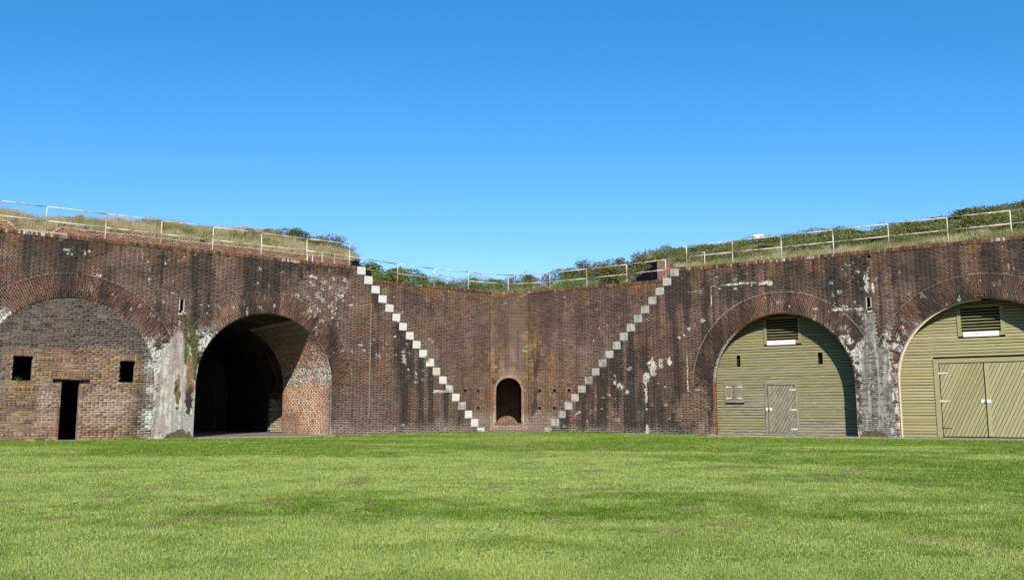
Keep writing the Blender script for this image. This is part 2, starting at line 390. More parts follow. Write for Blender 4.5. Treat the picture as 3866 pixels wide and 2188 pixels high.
def ring(fr, parent, arch, colorf, nsingle, seed, r0=None, w=RW, nlen=4, zs=ZS, name='arch_ring', label=None, th=None, proud=0.010, thick=0.0775):
    r = np.random.default_rng(seed); r0 = arch.r if r0 is None else r0; rm = r0 + w * .45
    a0, a1 = (arch.tb, math.pi - arch.ta) if th is None else th       # measured from low-u side
    n = max(3, int(round(rm * (a1 - a0) / thick))); d = (a1 - a0) / n; bl = w / nlen
    Us, Zs, As, Bs = [], [], [], []
    for i in range(n):
        t = a0 + (i + .5) * d; er = np.array([-math.cos(t), math.sin(t)]); et = np.array([math.sin(t), math.cos(t)])
        cuts = [0, 1, 2, 3, 4] if i % 2 else [0, .5, 1.5, 2.5, 3.5, 4]
        if nlen != 4: cuts = list(range(nlen + 1)) if i % 2 or nlen == 1 else [0, .5] + [k + .5 for k in range(1, nlen)] + [nlen]
        for a, b in zip(cuts[:-1], cuts[1:]):
            rr = r0 + (a + b) / 2 * bl; p = er * rr
            Us.append(arch.c + p[0]); Zs.append(zs + p[1]); As.append(er * ((b - a) * bl / 2 - .005)); Bs.append(et * (rr * d / 2 - .005))
    U = np.array(Us); Z = np.array(Zs); A2 = np.array(As); B2 = np.array(Bs); m = len(U)
    A = A2[:, :1] * fr.t + A2[:, 1:] * np.array([0, 0, 1.]); B = B2[:, :1] * fr.t + B2[:, 1:] * np.array([0, 0, 1.])
    rp = thing(name, None, None, fr(arch.c, 0, zs)); del_keys(rp); adopt(rp, parent); fix_loc(rp, fr(arch.c, 0, zs), parent)
    n_ = np.clip(proud + r.normal(0, .003, m), .006, .05)
    make_bricks(rp, fr.arr(U, 0.003, Z), A, B, -n_[:, None] * fr.n, colorf(U, Z, r), nsingle, rng=r, name='brick', mass='ring_brickwork')
    return rp
def del_keys(o):
    for k in ('label', 'category', 'group'):
        if k in o: del o[k]
def fix_loc(o, loc, parent):
    o.matrix_parent_inverse = world_mat(parent).inverted(); o.location = loc

# ------------------------------------------------------------------ colours of the masonry
BR = np.array([0.074, 0.034, 0.022]); DK = np.array([0.024, 0.020, 0.018]); OR = np.array([0.145, 0.068, 0.028]); TAN = np.array([0.185, 0.112, 0.050]); PEACH = np.array([0.30, 0.145, 0.075])
MO = np.array([0.33, 0.290, 0.230]); WH = np.array([0.55, 0.53, 0.48]); GREY = np.array([0.21, 0.205, 0.195])
def common(u, z, zone):
    """fields shared by brick and mortar at a place of a wall: dark, orange, white, coat masks"""
    sd = {'L': 1, 'R': 40, 'C': 80}[zone]
    streak = fbm(u * 3.6, z * 0.30, sd, 3); cloud = fbm(u * .7, z * .8, sd + 3, 3); fine = fbm(u * 7, z * 6, sd + 5, 3)
    big = fbm(u * 1.1, z * .16, sd + 7, 2)
    dark = ramp(streak * .7 + cloud * .3, .46, .64) * .72 + ramp(big, .48, .66) * .36 + .08
    dark = np.clip(dark + ramp(z, 5.2, 6.5) * ramp(fbm(u * .9, z * .5, sd + 21), .38, .60) * .45, 0, .9)
    top = ramp(z + (fbm(u * 1.5, z * 0 + 3, sd + 9) - .5) * 1.0, 6.55, 7.1)
    orange = top * ramp(fbm(u * 1.6, z * 1.6, sd + 11), .35, .62)
    white = ramp(fine, .70, .80) * ramp(cloud, .48, .62) * .6
    return streak, cloud, fine, dark, orange, white
def zoneL(u, z):
    streak, cloud, fine, dark, orange, white = common(u, z, 'L')
    coat = (1 - ramp(np.abs(u - 16.36) + (fbm(u * 4, z * 4, 6) - .5) * .5 + ramp(z, 2.6, 4.6) * .75, .62, .86)) * (1 - ramp(z, 4.3, 4.9))
    ring1 = (1 - ramp(np.abs(np.hypot(u - 20.1, z - 2.15) - 3.2), .3, .7)) * (1 - ramp(z, 3.1, 4.3)) * (u < 18.6)
    ring2 = (1 - ramp(np.abs(np.hypot(u - 12.78, z - 2.15) - 3.25), .3, .7)) * (1 - ramp(z, 3.6, 4.7)) * (u > 14)
    white = np.maximum(white, np.clip(ring1 + ring2, 0, 1) * ramp(fbm(u * 3 + z * 5, z * 5 - u * 3, 8), .36, .55) * .95)
    base = 1 - ramp(z + (vn(u * 2, z * 0, 5) - .5) * .3, .15, .75)
    white = np.maximum(white, ramp(u, 21.7, 22.4) * (1 - ramp(z, 3.9, 4.9)) * ramp(fbm(u * 3, z * 3, 18), .35, .5))
    dark = dark * (1 - base) * (1 - .8 * blob(u, z, 10.4, 6.0, 1.7, 1.3, 3)); white = np.maximum(white, blob(u, z, 10.3, 5.9, 1.4, 1.2, 4) * ramp(fine, .52, .64) * .42)
    for (a, b, c, d) in ((6.92, 4.36, .07, .06), (6.44, 3.5, .06, .25), (6.38, 3.28, .09, .14), (5.81, 2.73, .08, .09), (10.9, 6.7, .2, .08), (6.2, 2.9, .1, .04), (4.6, 1.95, .4, .05)):
        white = np.maximum(white, blob(u, z, a, b, c, d, 2, .8))
    warm = (1 - ramp(np.abs(np.hypot(u - 12.78, z - 2.15) - 3.2), .45, .75)) * .5 * (z > 1.8)
    stain = np.maximum(blob(u, z, 16.30, 1.75, .13, .65, 1, .5), blob(u, z, 15.87, 2.15, .19, 1.35, 2, .5))
    foot = blob(u, z, 16.2, .0, .62, .38, 7, .3)
    return dict(dark=dark, orange=orange, white=white, coat=coat, base=base, warm=warm, stain=stain, foot=foot, fine=fine, cloud=cloud, streak=streak)
def zoneR(u, z):
    streak, cloud, fine, dark, orange, white = common(u, z, 'R')
    dark = np.clip(dark + .42 * (1 - ramp(u, 8.2, 10.5)) * ramp(streak, .35, .6), 0, .85)
    coat = (1 - ramp(np.abs(u - 16.60) + (fbm(u * 4, z * 4, 61) - .5) * .45, .45, .68)) * (1 - ramp(z, 2.9, 3.8)); plume = (1 - ramp(np.abs(u - 16.5) + (fbm(u * 6, z * 2, 62) - .5) * .2, .13, .32)) * (1 - ramp(z, 4.6, 5.0))
    coat = np.maximum(coat, plume)
    ring3 = (1 - ramp(np.abs(np.hypot(u - 12.93, z - 2.15) - 3.3), .3, .75)) * (1 - ramp(z, 3.4, 4.9)) * (u > 14); ring4 = (1 - ramp(np.abs(np.hypot(u - 20.42, z - 2.15) - 3.4), .3, .75)) * (1 - ramp(z, 3.2, 5.0)) * (u < 19)
    white = np.maximum(white, np.clip(ring3 + ring4, 0, 1) * ramp(fbm(u * 5 + z * 3, z * 4 - u * 3, 65), .50, .60) * .85)
    for (a, b, c, d) in ((7.21, 2.94, .17, .42), (7.15, 3.2, .2, .12), (6.88, 2.5, .19, .26), (6.86, 1.8, .07, .75), (6.89, .2, .07, .32), (8.02, 3.2, .1, .18), (7.6, 3.1, .1, .26), (5.3, 2.33, .09, .12), (5.6, 2.18, .17, .13), (5.9, 1.93, .13, .11),
                         (8.96, 4.64, .06, .08), (9.24, 4.76, .07, .08), (8.52, 4.25, .07, .07), (8.75, 4.37, .06, .07), (9.6, 4.95, .05, .1), (11.5, 6.43, 1.1, .035), (12.5, 6.38, .35, .09), (10.05, 6.0, .03, .5), (9.3, 6.25, .4, .035), (15.7, 5.06, .75, .05), (8.85, 2.9, .035, .9), (8.86, 2.0, .06, .15), (16.45, 6.1, .07, .5), (16.7, 5.8, .06, .3)):
        white = np.maximum(white, blob(u, z, a, b, c, d, 2, .75))
    base = 1 - ramp(z + (vn(u * 2, z * 0, 5) - .5) * .3, .1, .55)
    light = np.maximum(blob(u, z, 8.9, 1.1, .9, .8, 71, .5), blob(u, z, 9.4, 1.2, .45, 1.6, 72, .4)) * .8
    dark = dark * (1 - light)
    orange = np.maximum(orange, blob(u, z, 13.6, 6.95, 1.5, .45, 73, .4)); orange = np.maximum(orange, blob(u, z, 16.5, 6.4, .3, .7, 74, .4)); orange = np.maximum(orange, blob(u, z, 9.2, 6.9, 1.2, .35, 75, .4))
    orange = np.maximum(orange, (1 - ramp(np.abs(u - 5.1), .1, .35)) * (1 - ramp(z, 3.5, 5)) * ramp(fine, .4, .55) * .7)
    foot = blob(u, z, 16.45, .0, .62, .34, 7, .3)
    return dict(dark=dark, orange=orange, white=white, coat=coat * .95, base=base, warm=light, stain=0 * u, foot=foot, fine=fine, cloud=cloud, streak=streak)
def zoneC(x, z):         # x: world x along the middle wall
    streak, cloud, fine, dark, orange, white = common(x + 40, z, 'C')
    dark = np.clip(dark - .15, 0, 1) * .55
    def st(x0, w, zt): return (1 - ramp(np.abs(x - x0) + (fbm(x * 5, z * 1.5, 91) - .5) * .55, w * .5, w)) * (1 - ramp(z + (fbm(x * 9, z, 92) - .5), zt - .6, zt)) * ramp(fbm(x * 9, z * 3.0, 93), .30, .52)
    o = np.maximum.reduce([st(-1.0, .5, 4.9), st(1.05, .48, 5.4), st(1.95, .38, 4.6), st(-0.95, .2, 7.0) * .6, st(1.0, .2, 7.1) * .8])
    low = (1 - ramp(np.abs(x - .5), 2.0, 3.6)) * (1 - ramp(z + (fbm(x * 2, z * 2, 94) - .5) * 1.5, 1.9, 3.3)) * ramp(fine, .3, .55)
    peach = (1 - ramp(z, 2.2, 5.6)) * ramp(cloud, .30, .55) * .62
    orange = np.clip(np.maximum.reduce([orange, o * 1.2, low]), 0, 1)
    dk = st(1.25, .16, 4.6) * .9 + st(-.8, .14, 4.0) * .6; dark = np.clip(dark + dk, 0, .8)
    base = 1 - ramp(z + (vn(x * 3, z * 0, 5) - .5) * .4, .75, 1.15)
    return dict(pink=(.25 + .75 * (1 - ramp(z, 1.5, 6.5))) * ramp(cloud, .32, .58) * .75, dark=dark * (1 - base), orange=orange * (1 - base), white=white * .4, coat=0 * x, base=base, warm=peach, stain=0 * x, foot=0 * x, fine=fine, cloud=cloud, streak=streak)
def brick_color(Z, u, z, r, dk=1.0):
    m = len(u); k = r.uniform(0, 1, m); v = r.normal(1, .14, m)[:, None]
    c = mix(BR, BR * (1.35, 1.15, .95), ramp(k, .2, .9)); c = mix(c, np.array([.12, .055, .038]), (k > .93) * .7); c = mix(c, DK * 1.4, ((k < .10) & (Z['base'] < .3)) * .6)
    c = c * v.clip(.5, 1.5)
    c = mix(c, mix(PEACH, TAN, r.uniform(0, 1, m)) * (.55 + .5 * k[:, None]), np.clip(Z['warm'], 0, 1) * ramp(r.uniform(0, 1, m), .25, .9) * .75)
    oc = OR if Z.get('pink') is None else np.array([.23, .125, .038]); tc_ = TAN if Z.get('pink') is None else np.array([.28, .175, .075])
    c = mix(c, mix(oc, tc_, r.uniform(0, 1, m)) * (.6 + .6 * k[:, None]), Z['orange'] * ramp(r.uniform(0, 1, m) + Z['orange'] * .5, .3, .9) * .85)
    c = mix(c, c * (1.25, 1.15, 1.1) + .015, Z['base'] * .6)
    if Z.get('pink') is not None: c = mix(c, np.array([.155, .092, .068]) * v, Z['pink'] * ramp(r.uniform(0, 1, m), .1, .8))
    bl = ramp(fbm(u * .55 + 3, z * .8, 951, 3), .50, .68); c = mix(c, np.array([.135, .105, .088]) * v, bl * ramp(r.uniform(0, 1, m), .1, .9) * .45)
    rp = ramp(fbm(u * .9, z * 1.2, 955, 2), .66, .70); c = mix(c, np.array([.150, .068, .042]) * v, rp * .6)
    c = mix(c, DK * v, np.clip(Z['dark'] * dk, 0, .9))
    c = mix(c, WH * v.clip(.8, 1.15), np.clip(Z['white'] * r.uniform(.0, .7, m), 0, .6))
    cz = mix(GREY, WH * .85, ramp(fbm(u * 3, z * 2, 33), .35, .65)) * v.clip(.85, 1.12)
    c = mix(c, cz, np.clip(Z['coat'] * r.uniform(.75, 1.15, m), 0, .94))
    c = mix(c, mix(DK * 1.3, TAN, ramp(fbm(u * 5, z * 3, 34) + (z - 1.5) * .25, .4, .7)) * .9, Z['stain'] * .95); c = mix(c, np.array([.10, .078, .045]) * v, Z['foot'] * .95)
    return np.clip(c, .012, .8)
def mortar_color(Z, u, z):
    f = fbm(u * 2.1, z * 2.3, 21, 3); c = MO[None] * (.55 + .75 * f[:, None])
    c = mix(c, np.array([.20, .12, .05]), Z['orange'] * .75); c = mix(c, np.array([.060, .050, .042]), np.clip(Z['dark'] * 1.1, 0, .85))
    c = mix(c, WH * 1.1, np.clip(Z['base'] * .6 + Z['white'], 0, 1)); c = mix(c, mix(GREY, WH, ramp(fbm(u * 3, z * 2, 33), .35, .65)), Z['coat'] * .9)
    c = mix(c, np.array([.07, .05, .03]), np.maximum(Z['stain'], Z['foot']) * .9); return np.clip(c, .015, .8)
def cf(zone, dk=1.0): return lambda u, z, r: brick_color(zone(u, z), u, z, r, dk)
def mf(zone): return lambda u, z: mortar_color(zone(u, z), u, z)

# ================================================================== GROUND
def gz(x, y): return 0.085 * sm((np.asarray(y, float) - 36.5) / 6.0) * (1 - ramp(np.abs(np.asarray(x, float)), 6.5, 9.0))
def lawn_fields(x, y):
    a = fbm(x * .11, y * .16, 301, 3); b = fbm(x * .55 + 9, y * .75, 302, 3); c = fbm(x * 2.4, y * 2.4, 303, 2)
    stripe = vn(x * .07 + 5 + .2 * y, y * .36 + .25 * x * .3, 304) * .6 + .4 * fbm(x * .25, y * .5, 309, 2)
    pale = ramp(a * .45 + b * .3 + stripe * .35, .46, .66) * .9; far = ramp(y + (b - .5) * 14, 22, 36)
    rich = np.clip(ramp(stripe + (b - .5) * .5, .45, .8) * far * .7 + .25 * far, 0, 1)
    dead = ramp(fbm(x * 2.6 + 3, y * 2.0, 305, 3), .67, .74) * ramp(fbm(x * .2, y * .2, 306), .42, .6) * (1 - .8 * far)
    return pale, rich, dead, c
def lawn_color(x, y, r=None):
    pale, rich, dead, c = lawn_fields(x, y)
    G = np.array([.135, .235, .018]); P = np.array([.405, .485, .125]); RI = np.array([.145, .280, .008]); D = np.array([.38, .28, .14])
    col = mix(G, P, np.clip(pale * .85 + (c - .5) * .9 + (fbm(x * 7, y * 7, 308, 2) - .5) * .8 + .08, 0, 1)); col = mix(col, RI, rich * .7); col = mix(col, D, dead * .75); return col
xs = np.concatenate([np.linspace(-300, -34, 10), np.linspace(-32, 32, 161), np.linspace(34, 300, 10)]); ys = np.concatenate([np.linspace(-40, 3, 6), np.linspace(4, 50, 150), np.linspace(55, 500, 12)])
X, Y = np.meshgrid(xs, ys); nx = len(xs); ny = len(ys); V = np.stack([X.ravel(), Y.ravel(), gz(X, Y).ravel()], 1)
ii, jj = np.meshgrid(np.arange(nx - 1), np.arange(ny - 1)); q = (jj * nx + ii).ravel(); F = np.stack([q, q + 1, q + nx + 1, q + nx], 1); ctr = V[F].mean(1)
link('ground', raw_mesh('ground', V, F, lawn_color(ctr[:, 0], ctr[:, 1]) * .8, mat=M['ground']))['kind'] = 'structure'

def blades(name, P, H, Wd, col, lean=0.35, seed=1, bend=True):
    r = np.random.default_rng(seed); m = len(P); a = r.uniform(0, 2 * math.pi, m); d = np.stack([np.cos(a), np.sin(a), 0 * a], 1)
    b = r.uniform(0, 2 * math.pi, m); l = r.uniform(0, lean, m) * H; tip = P + np.stack([np.cos(b) * l, np.sin(b) * l, H], 1)
    V = np.empty((m, 3, 3)); V[:, 0] = P - d * Wd[:, None] / 2; V[:, 1] = P + d * Wd[:, None] / 2; V[:, 2] = tip
    me = raw_mesh(name, V.reshape(-1, 3), np.arange(m * 3).reshape(m, 3), col, mat=M['leaf']); return me
def court_mask(x, y):     # inside the court, in front of the walls
    uL = (x - APEX[0]) * FL.n[0] + (y - APEX[1]) * FL.n[1]; uR = (x - APEX[0]) * FR.n[0] + (y - APEX[1]) * FR.n[1]
    ok = (uL < -.06) & (uR < -.06)
    slabR = (uR > -.22) & (((x - APEX[0]) * FR.t[0] + (y - APEX[1]) * FR.t[1]) > 9.6)
    slabL = (uL > -.45) & (np.abs((x - APEX[0]) * FL.t[0] + (y - APEX[1]) * FL.t[1] - 12.6) < 3.0)
    sand = (y > 42.0 + .25 * np.sin(x * 5) + .10 * x * x)
    return ok & ~slabR & ~slabL & ~sand
PX = []; PY = []; r = np.random.default_rng(5)
for (y0, y1, base) in ((4.5, 6, 9500), (6, 8, 6500), (8, 11, 3600), (11, 15, 2000), (15, 20, 1100), (20, 28, 560), (28, 36, 300), (36, 43.4, 220)):
    w = y1 * .62 + 1.0; n = int(base * 2 * w * (y1 - y0)); x = r.uniform(-w, w, n); y = r.uniform(y0, y1, n); k = court_mask(x, y) & (np.abs(x) < y * .61 + .6); PX.append(x[k]); PY.append(y[k])
x = np.concatenate(PX); y = np.concatenate(PY); m = len(x)
pale, rich, dead, c = lawn_fields(x, y); dist = np.hypot(x, y)
H = (.008 + .012 * r.uniform(0, 1, m) ** 1.5 + .010 * c) * (1 - .5 * dead) * (1 + .012 * dist); Wd = .0034 * (dist / 5) ** .85 * r.uniform(.7, 1.4, m)
colr = lawn_color(x, y); k = r.uniform(0, 1, m); colr = mix(colr, np.array([.50, .51, .16]), (k > .84) * .6); colr = mix(colr, np.array([.25, .19, .10]), (k < .05) * .8); colr = mix(colr, np.array([.03, .12, .012]), ((k > .1) & (k < .2)) * .5)
colr = np.clip(colr * r.normal(1, .22, m)[:, None], .01, .6)
P = np.stack([x, y, gz(x, y) - .002], 1)
o = link('lawn_grass', blades('lawn_grass', P, H, Wd, colr, .75, 6)); tag(o, 'short mown green lawn filling the court', 'grass', kind='stuff')
# low broad-leaved weeds close by
n = 9000; y = r.uniform(4.8, 17, n); x = r.uniform(-1, 1, n) * (y * .6 + .5); g = fbm(x * 1.3, y * 1.3, 331, 2); k = g > .6; x, y = x[k], y[k]; m = len(x)
P = np.stack([x, y, gz(x, y) + r.uniform(.008, .03, m)], 1); a = r.uniform(0, 6.28, m); t = np.stack([np.cos(a), np.sin(a), r.uniform(-.4, .4, m)], 1) * .011; b2 = np.stack([-np.sin(a), np.cos(a), r.uniform(-.2, .6, m)], 1) * .009
V = np.stack([P - t, P - b2, P + t, P + b2], 1).reshape(-1, 3)
o = link('clover', raw_mesh('clover', V, np.arange(m * 4).reshape(m, 4), np.clip(np.array([.05, .16, .02]) * r.normal(1, .3, m)[:, None], .01, .4), mat=M['leaf'])); tag(o, 'low clover leaves scattered through the lawn', 'clover', kind='stuff')

# longer uncut tufts along the wall foot
rt_ = np.random.default_rng(8); PP = []
for fr, ua, ub, gap in ((FL, 2.2, 9.8, None), (FL, 15.7, 23.5, (19.6, 20.4)), (FR, 1.9, 9.8, None), (FR, 15.9, 17.3, None)):
    n = int((ub - ua) * 900); u = rt_.uniform(ua, ub, n); k = fbm(u * 2.5, u * 0, 881) > .46
    if gap: k &= ~((u > gap[0]) & (u < gap[1]))
    u = u[k]; q = fr.arr(u, -.04 - np.abs(rt_.normal(0, .05, len(u))), 0); q[:, 2] = gz(q[:, 0], q[:, 1]) - .004; PP.append(q)
PP = np.concatenate(PP); m = len(PP); hh = (.03 + .09 * rt_.uniform(0, 1, m) ** 2) * (.5 + fbm(PP[:, 0] * 2, PP[:, 1] * 2, 882))
o = link('edge_grass', blades('edge_grass', PP, hh, rt_.uniform(.006, .013, m), np.clip(mix(np.array([.12, .21, .02]), np.array([.36, .34, .13]), rt_.uniform(0, 1, m) ** 2) * rt_.normal(1, .2, m)[:, None], .01, .6), .6, 9)); tag(o, 'longer grass tufts at the foot of the brick walls', 'grass', kind='stuff')

# bare strips, aprons and sills
mb = MB(); pts = [(-3.2, 42.2), (-2.0, 41.2), (0, 41.0), (2.0, 41.15), (3.3, 41.9), (4.6, 44.6), (.9, 46.8), (-1.2, 46.8), (-4.6, 44.7)]
mb.poly([(x, y, float(gz(x, y)) + .012) for x, y in pts]); o = mb.build('sandy_path', M['sand']); o['kind'] = 'structure'
mb = MB(); mb.box(FL, 9.9, 15.58, -.42, 13.0, -.3, .045); o = mb.build('casemate_floor', M['concrete']); o['kind'] = 'structure'
mb = MB(); mb.box(FR, 9.75, 28, -.20, 1.25, -.3, .052); o = mb.build('brick_sill_strip', M['concrete']); o['kind'] = 'structure'
mb = MB(); mb.box(FL, 15.7, 30, -.10, .2, -.3, .02); o = mb.build('earth_strip', M['sand']); o['kind'] = 'structure'

# ================================================================== LEFT FRONT
A1 = Arch(20.1, 2.93, 0.0, TH); A2 = Arch(12.78, 2.85, TH, 0.0); A3 = Arch(12.93, 2.92, TH, 0.0); A4 = Arch(20.42, 3.03, 0.0, TH)
HT = 7.22
uLk = [8.86 - .358 * k for k in range(19)]; uRk = [8.57 - .369 * k for k in range(19)]; ztk = [7.36 - .3928 * k for k in range(19)]
BWD = .405; BHT = .347
def stair_start(z, us):
    for k in range(19):
        if z > ztk[k]: return us[k - 1] if k else us[0]      # above block k, next to block k-1's foot
        if z > ztk[k] - BHT: return us[k]
        nxt = ztk[k + 1] if k < 18 else -9
        if z > nxt: return us[k] - BWD
    return us[18] - BWD
def stair_start2(z, us):
    for k in range(19):
        if z >= ztk[k] - BHT:
            return us[k] if z <= ztk[k] + .004 else us[k - 1] - BWD if k else us[0]
    return us[18] - BWD
def mass_top(us):
    def f(u):
        if u >= us[0]: return HT
        for k in range(18, -1, -1):
            if u <= us[k]: return ztk[k] - .17
        return HT
    return f
slotL = (16.22, 16.40, 4.78, 5.32); slotR = (16.42, 16.60, 4.95, 5.48); scupR = (16.56, 16.68, 7.03, 7.15)
weepL = (9.72, 9.78, 6.68, 6.75); weepR = (10.02, 10.08, 6.60, 6.69)
def rect_open(r): return (r[0], r[1], lambda u: r[2], lambda u: r[3])
def iv_front(us, umax, arches, holes):
    def f(z):
        iv = [(stair_start2(z, us), umax)]
        for a in arches:
            g = a.gap(z)
            if g: iv = subtract(iv, *g)
        for h in holes:
            if h[2] < z < h[3]: iv = subtract(iv, h[0], h[1])
        return iv
    return f
left = thing('fort_wall', 'dark brick casemate front running left from the left staircase', 'brick wall', FL(18, 0, 0))
sheet('mortar', FL, left, 2.06, 30, -.35, mass_top(uLk), [A1.opening(), A2.opening(), rect_open(slotL), rect_open(weepL)], mf(zoneL))
lay(FL, left, -.075, HT, iv_front(uLk, 30, (A1, A2), (slotL, weepL)), cf(zoneL), seed=11)
ring(FL, left, A1, cf(zoneL, .9), 150, 12); ring(FL, left, A2, cf(zoneL, .9), 150, 13)
for rr, fr, pa in ((slotL, FL, left), (slotR, FR, None)):
    if pa is None: continue
    cavity('drain_slot', fr, pa, rr[0], rr[1], rr[2], rr[3], .4)
cavity('weep_hole', FL, left, *weepL, .2)
def slot_lip(fr, pa, r):
    mb = MB(); w = .018
    mb.box(fr, r[0] - w, r[0] + .02, -.022, .06, r[2] + .04, r[3]); mb.box(fr, r[1] - .03, r[1] + w * .8, -.022, .06, r[2] + .1, r[3]); mb.box(fr, r[0] + .02, r[1] + .03, -.05, .1, r[2] - .07, r[2] + .01)
    mb.build('slot_lining', M['stone'], pa, color=(.34, .31, .25), bevel=.01)
slot_lip(FL, left, slotL)
# coping: bricks on edge
def coping(fr, parent, u0, u1, zone, nsingle, seed, miss=0.03, z=HT, bow=None):
    r = np.random.default_rng(seed); u = np.arange(u0, u1, .079) + .0395; u = u + r.normal(0, .004, len(u)); keep = r.uniform(0, 1, len(u)) > miss; u = u[keep]; m = len(u)
    lowf = ramp(fbm(u * .9, u * 0 + seed, 55), .62, .74)
    h = .148 - lowf * r.uniform(0, .05, m); dep = np.full(m, .23)
    C = fr.arr(u, dep - .02, z + h / 2 + r.normal(0, .003, m)); A = np.full(m, .0335)[:, None] * fr.t; B = np.zeros((m, 3)); B[:, 2] = h / 2 - .003
    Nn = -(dep + r.normal(.012, .007, m))[:, None] * fr.n
    col = mix(np.array([.15, .075, .04]), np.array([.095, .055, .036]), r.uniform(0, 1, m)); col = mix(col, DK * 1.6, (r.uniform(0, 1, m) < .25) * .7); col = mix(col, OR, (r.uniform(0, 1, m) > .86) * .6); col = mix(col, WH * .7, lowf * (r.uniform(0, 1, m) > .6) * .7)
    make_bricks(parent, C, A, B, Nn, np.clip(col * r.normal(1, .2, m)[:, None], .02, .6), nsingle, name='coping_brick', mass='coping_brickwork', rough=False, rng=r)
    mb = MB(); mb.box(fr, u0, u1, .002, .20, z - .03, z + .10); mb.build('coping_bed', M['concrete'], parent)
coping(FL, left, 8.87, 30, zoneL, 180, 21)

def vault(fr, parent, a, depth, side=None, z0=-.3, n0=.004):
    """barrel vault behind an arch; side = (sign, n_start, n_end) leaves an opening in one wall"""
    mb = MB(); K = 28; prof = [(a.c - a.r, z0)] + [(a.c - a.r * math.cos(math.pi * i / K), ZS + a.r * math.sin(math.pi * i / K)) for i in range(K + 1)] + [(a.c + a.r, z0)]
    cuts = [n0, depth] if not side else [n0, side[1], side[2], depth]
    for (na, nb) in zip(cuts[:-1], cuts[1:]):
        for i, ((p, q), (s, t)) in enumerate(zip(prof[:-1], prof[1:])):
            if side and na == side[1] and i == 0:
                # arched side passage
                zt = 2.6; nc = (na + nb) / 2; hr = (nb - na) / 2; k2 = 10
                x0 = a.c - a.r; P2 = [(nc - hr * math.cos(math.pi * j / k2), 1.35 + hr * math.sin(math.pi * j / k2)) for j in range(k2 + 1)]
                for (g, h), (g2, h2) in zip(P2[:-1], P2[1:]):
                    mb.poly([fr(x0, g, min(h, ZS)), fr(x0, g2, min(h2, ZS)), fr(x0, g2, ZS), fr(x0, g, ZS)])
                    mb.poly([fr(x0, g, h), fr(x0, g2, h2), fr(x0 - 2.0, g2, h2), fr(x0 - 2.0, g, h)])
                for g in (na, nb): mb.poly([fr(x0, g, z0), fr(x0, g, 1.35), fr(x0 - 2.0, g, 1.35), fr(x0 - 2.0, g, z0)])
                mb.poly([fr(x0 - 2.0, na, z0), fr(x0 - 2.0, nb, z0), fr(x0 - 2.0, nb, 3.2), fr(x0 - 2.0, na, 3.2)]); continue
            mb.poly([fr(p, na, q), fr(s, na, t), fr(s, nb, t), fr(p, nb, q)])
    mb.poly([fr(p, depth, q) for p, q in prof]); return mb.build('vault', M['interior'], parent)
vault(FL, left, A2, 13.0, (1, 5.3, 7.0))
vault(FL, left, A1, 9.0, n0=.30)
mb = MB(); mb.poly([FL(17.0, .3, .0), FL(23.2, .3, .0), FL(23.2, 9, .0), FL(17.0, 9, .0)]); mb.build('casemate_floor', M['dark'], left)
# sunlit jamb of the open casemate: real bricks along the wall and the springing of the vault
def jamb_bricks(parent, a, d0, d1, ang, zone_seed, nsingle, sgn=-1):
    r = np.random.default_rng(zone_seed); C = []; A = []; B = []; Nv = []; col = []
    nv = int(ZS / CH); na = int(a.r * ang / CH); t3 = FL.n
    for j in range(nv + na):
        if j < nv:
            z = (j + .5) * ZS / nv; uu = a.c + sgn * a.r; bd = np.array([0, 0, 1.]); nn = -sgn * FL.t; hb = ZS / nv / 2
        else:
            th = (j - nv + .5) * CH / a.r; z = ZS + a.r * math.sin(th); uu = a.c + sgn * a.r * math.cos(th); nn = -(sgn * FL.t * math.cos(th) + np.array([0, 0, 1.]) * math.sin(th)); bd = np.array([0, 0, 1.]) * math.cos(th) - sgn * FL.t * math.sin(th); hb = CH / 2
        off = (j % 2) * .167 + r.uniform(-.01, .01); s = np.arange(-1, int((d1 - d0) / .334) + 2) * .334 + off + d0
        st = np.concatenate([s, s + .222]); en = np.concatenate([s + .222, s + .334]); st = np.clip(st, d0, d1); en = np.clip(en, d0, d1); w = en - st; k = w > .035
        for c0, l in zip((st + en)[k] / 2, w[k]):
            C.append(FL.arr(np.array([uu]), c0, z)[0] - nn * .003); A.append(t3 * (l / 2 - .005)); B.append(bd * (hb - .005)); Nv.append(nn * max(.004, r.normal(.011, .004)))
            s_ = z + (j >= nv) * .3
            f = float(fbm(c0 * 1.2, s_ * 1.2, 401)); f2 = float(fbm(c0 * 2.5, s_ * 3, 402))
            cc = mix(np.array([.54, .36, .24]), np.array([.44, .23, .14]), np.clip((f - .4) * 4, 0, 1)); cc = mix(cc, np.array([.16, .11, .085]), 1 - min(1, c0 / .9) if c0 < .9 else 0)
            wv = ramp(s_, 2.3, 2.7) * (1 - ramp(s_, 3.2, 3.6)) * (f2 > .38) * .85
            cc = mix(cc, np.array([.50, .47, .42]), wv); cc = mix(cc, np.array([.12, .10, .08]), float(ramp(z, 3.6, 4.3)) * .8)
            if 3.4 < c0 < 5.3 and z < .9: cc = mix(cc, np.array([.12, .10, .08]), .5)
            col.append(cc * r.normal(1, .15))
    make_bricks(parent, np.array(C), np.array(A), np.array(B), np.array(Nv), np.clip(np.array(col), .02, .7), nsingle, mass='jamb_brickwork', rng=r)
jamb = thing('side_wall', None, None); del_keys(jamb); adopt(jamb, left); fix_loc(jamb, FL(A2.c - A2.r, 2, 0), left)
mb = MB(); K = 10; pr = [(A2.c - A2.r, -.2)] + [(A2.c - (A2.r) * math.cos(i / K * 1.2), ZS + A2.r * math.sin(i / K * 1.2)) for i in range(K + 1)]
for (p, q), (s, t) in zip(pr[:-1], pr[1:]): mb.poly([FL(p + .003, .0, q), FL(s + .003, .0, t - .003), FL(s + .003, 5.3, t - .003), FL(p + .003, 5.3, q)])
mb.build('mortar_bed', M['concrete'], jamb)
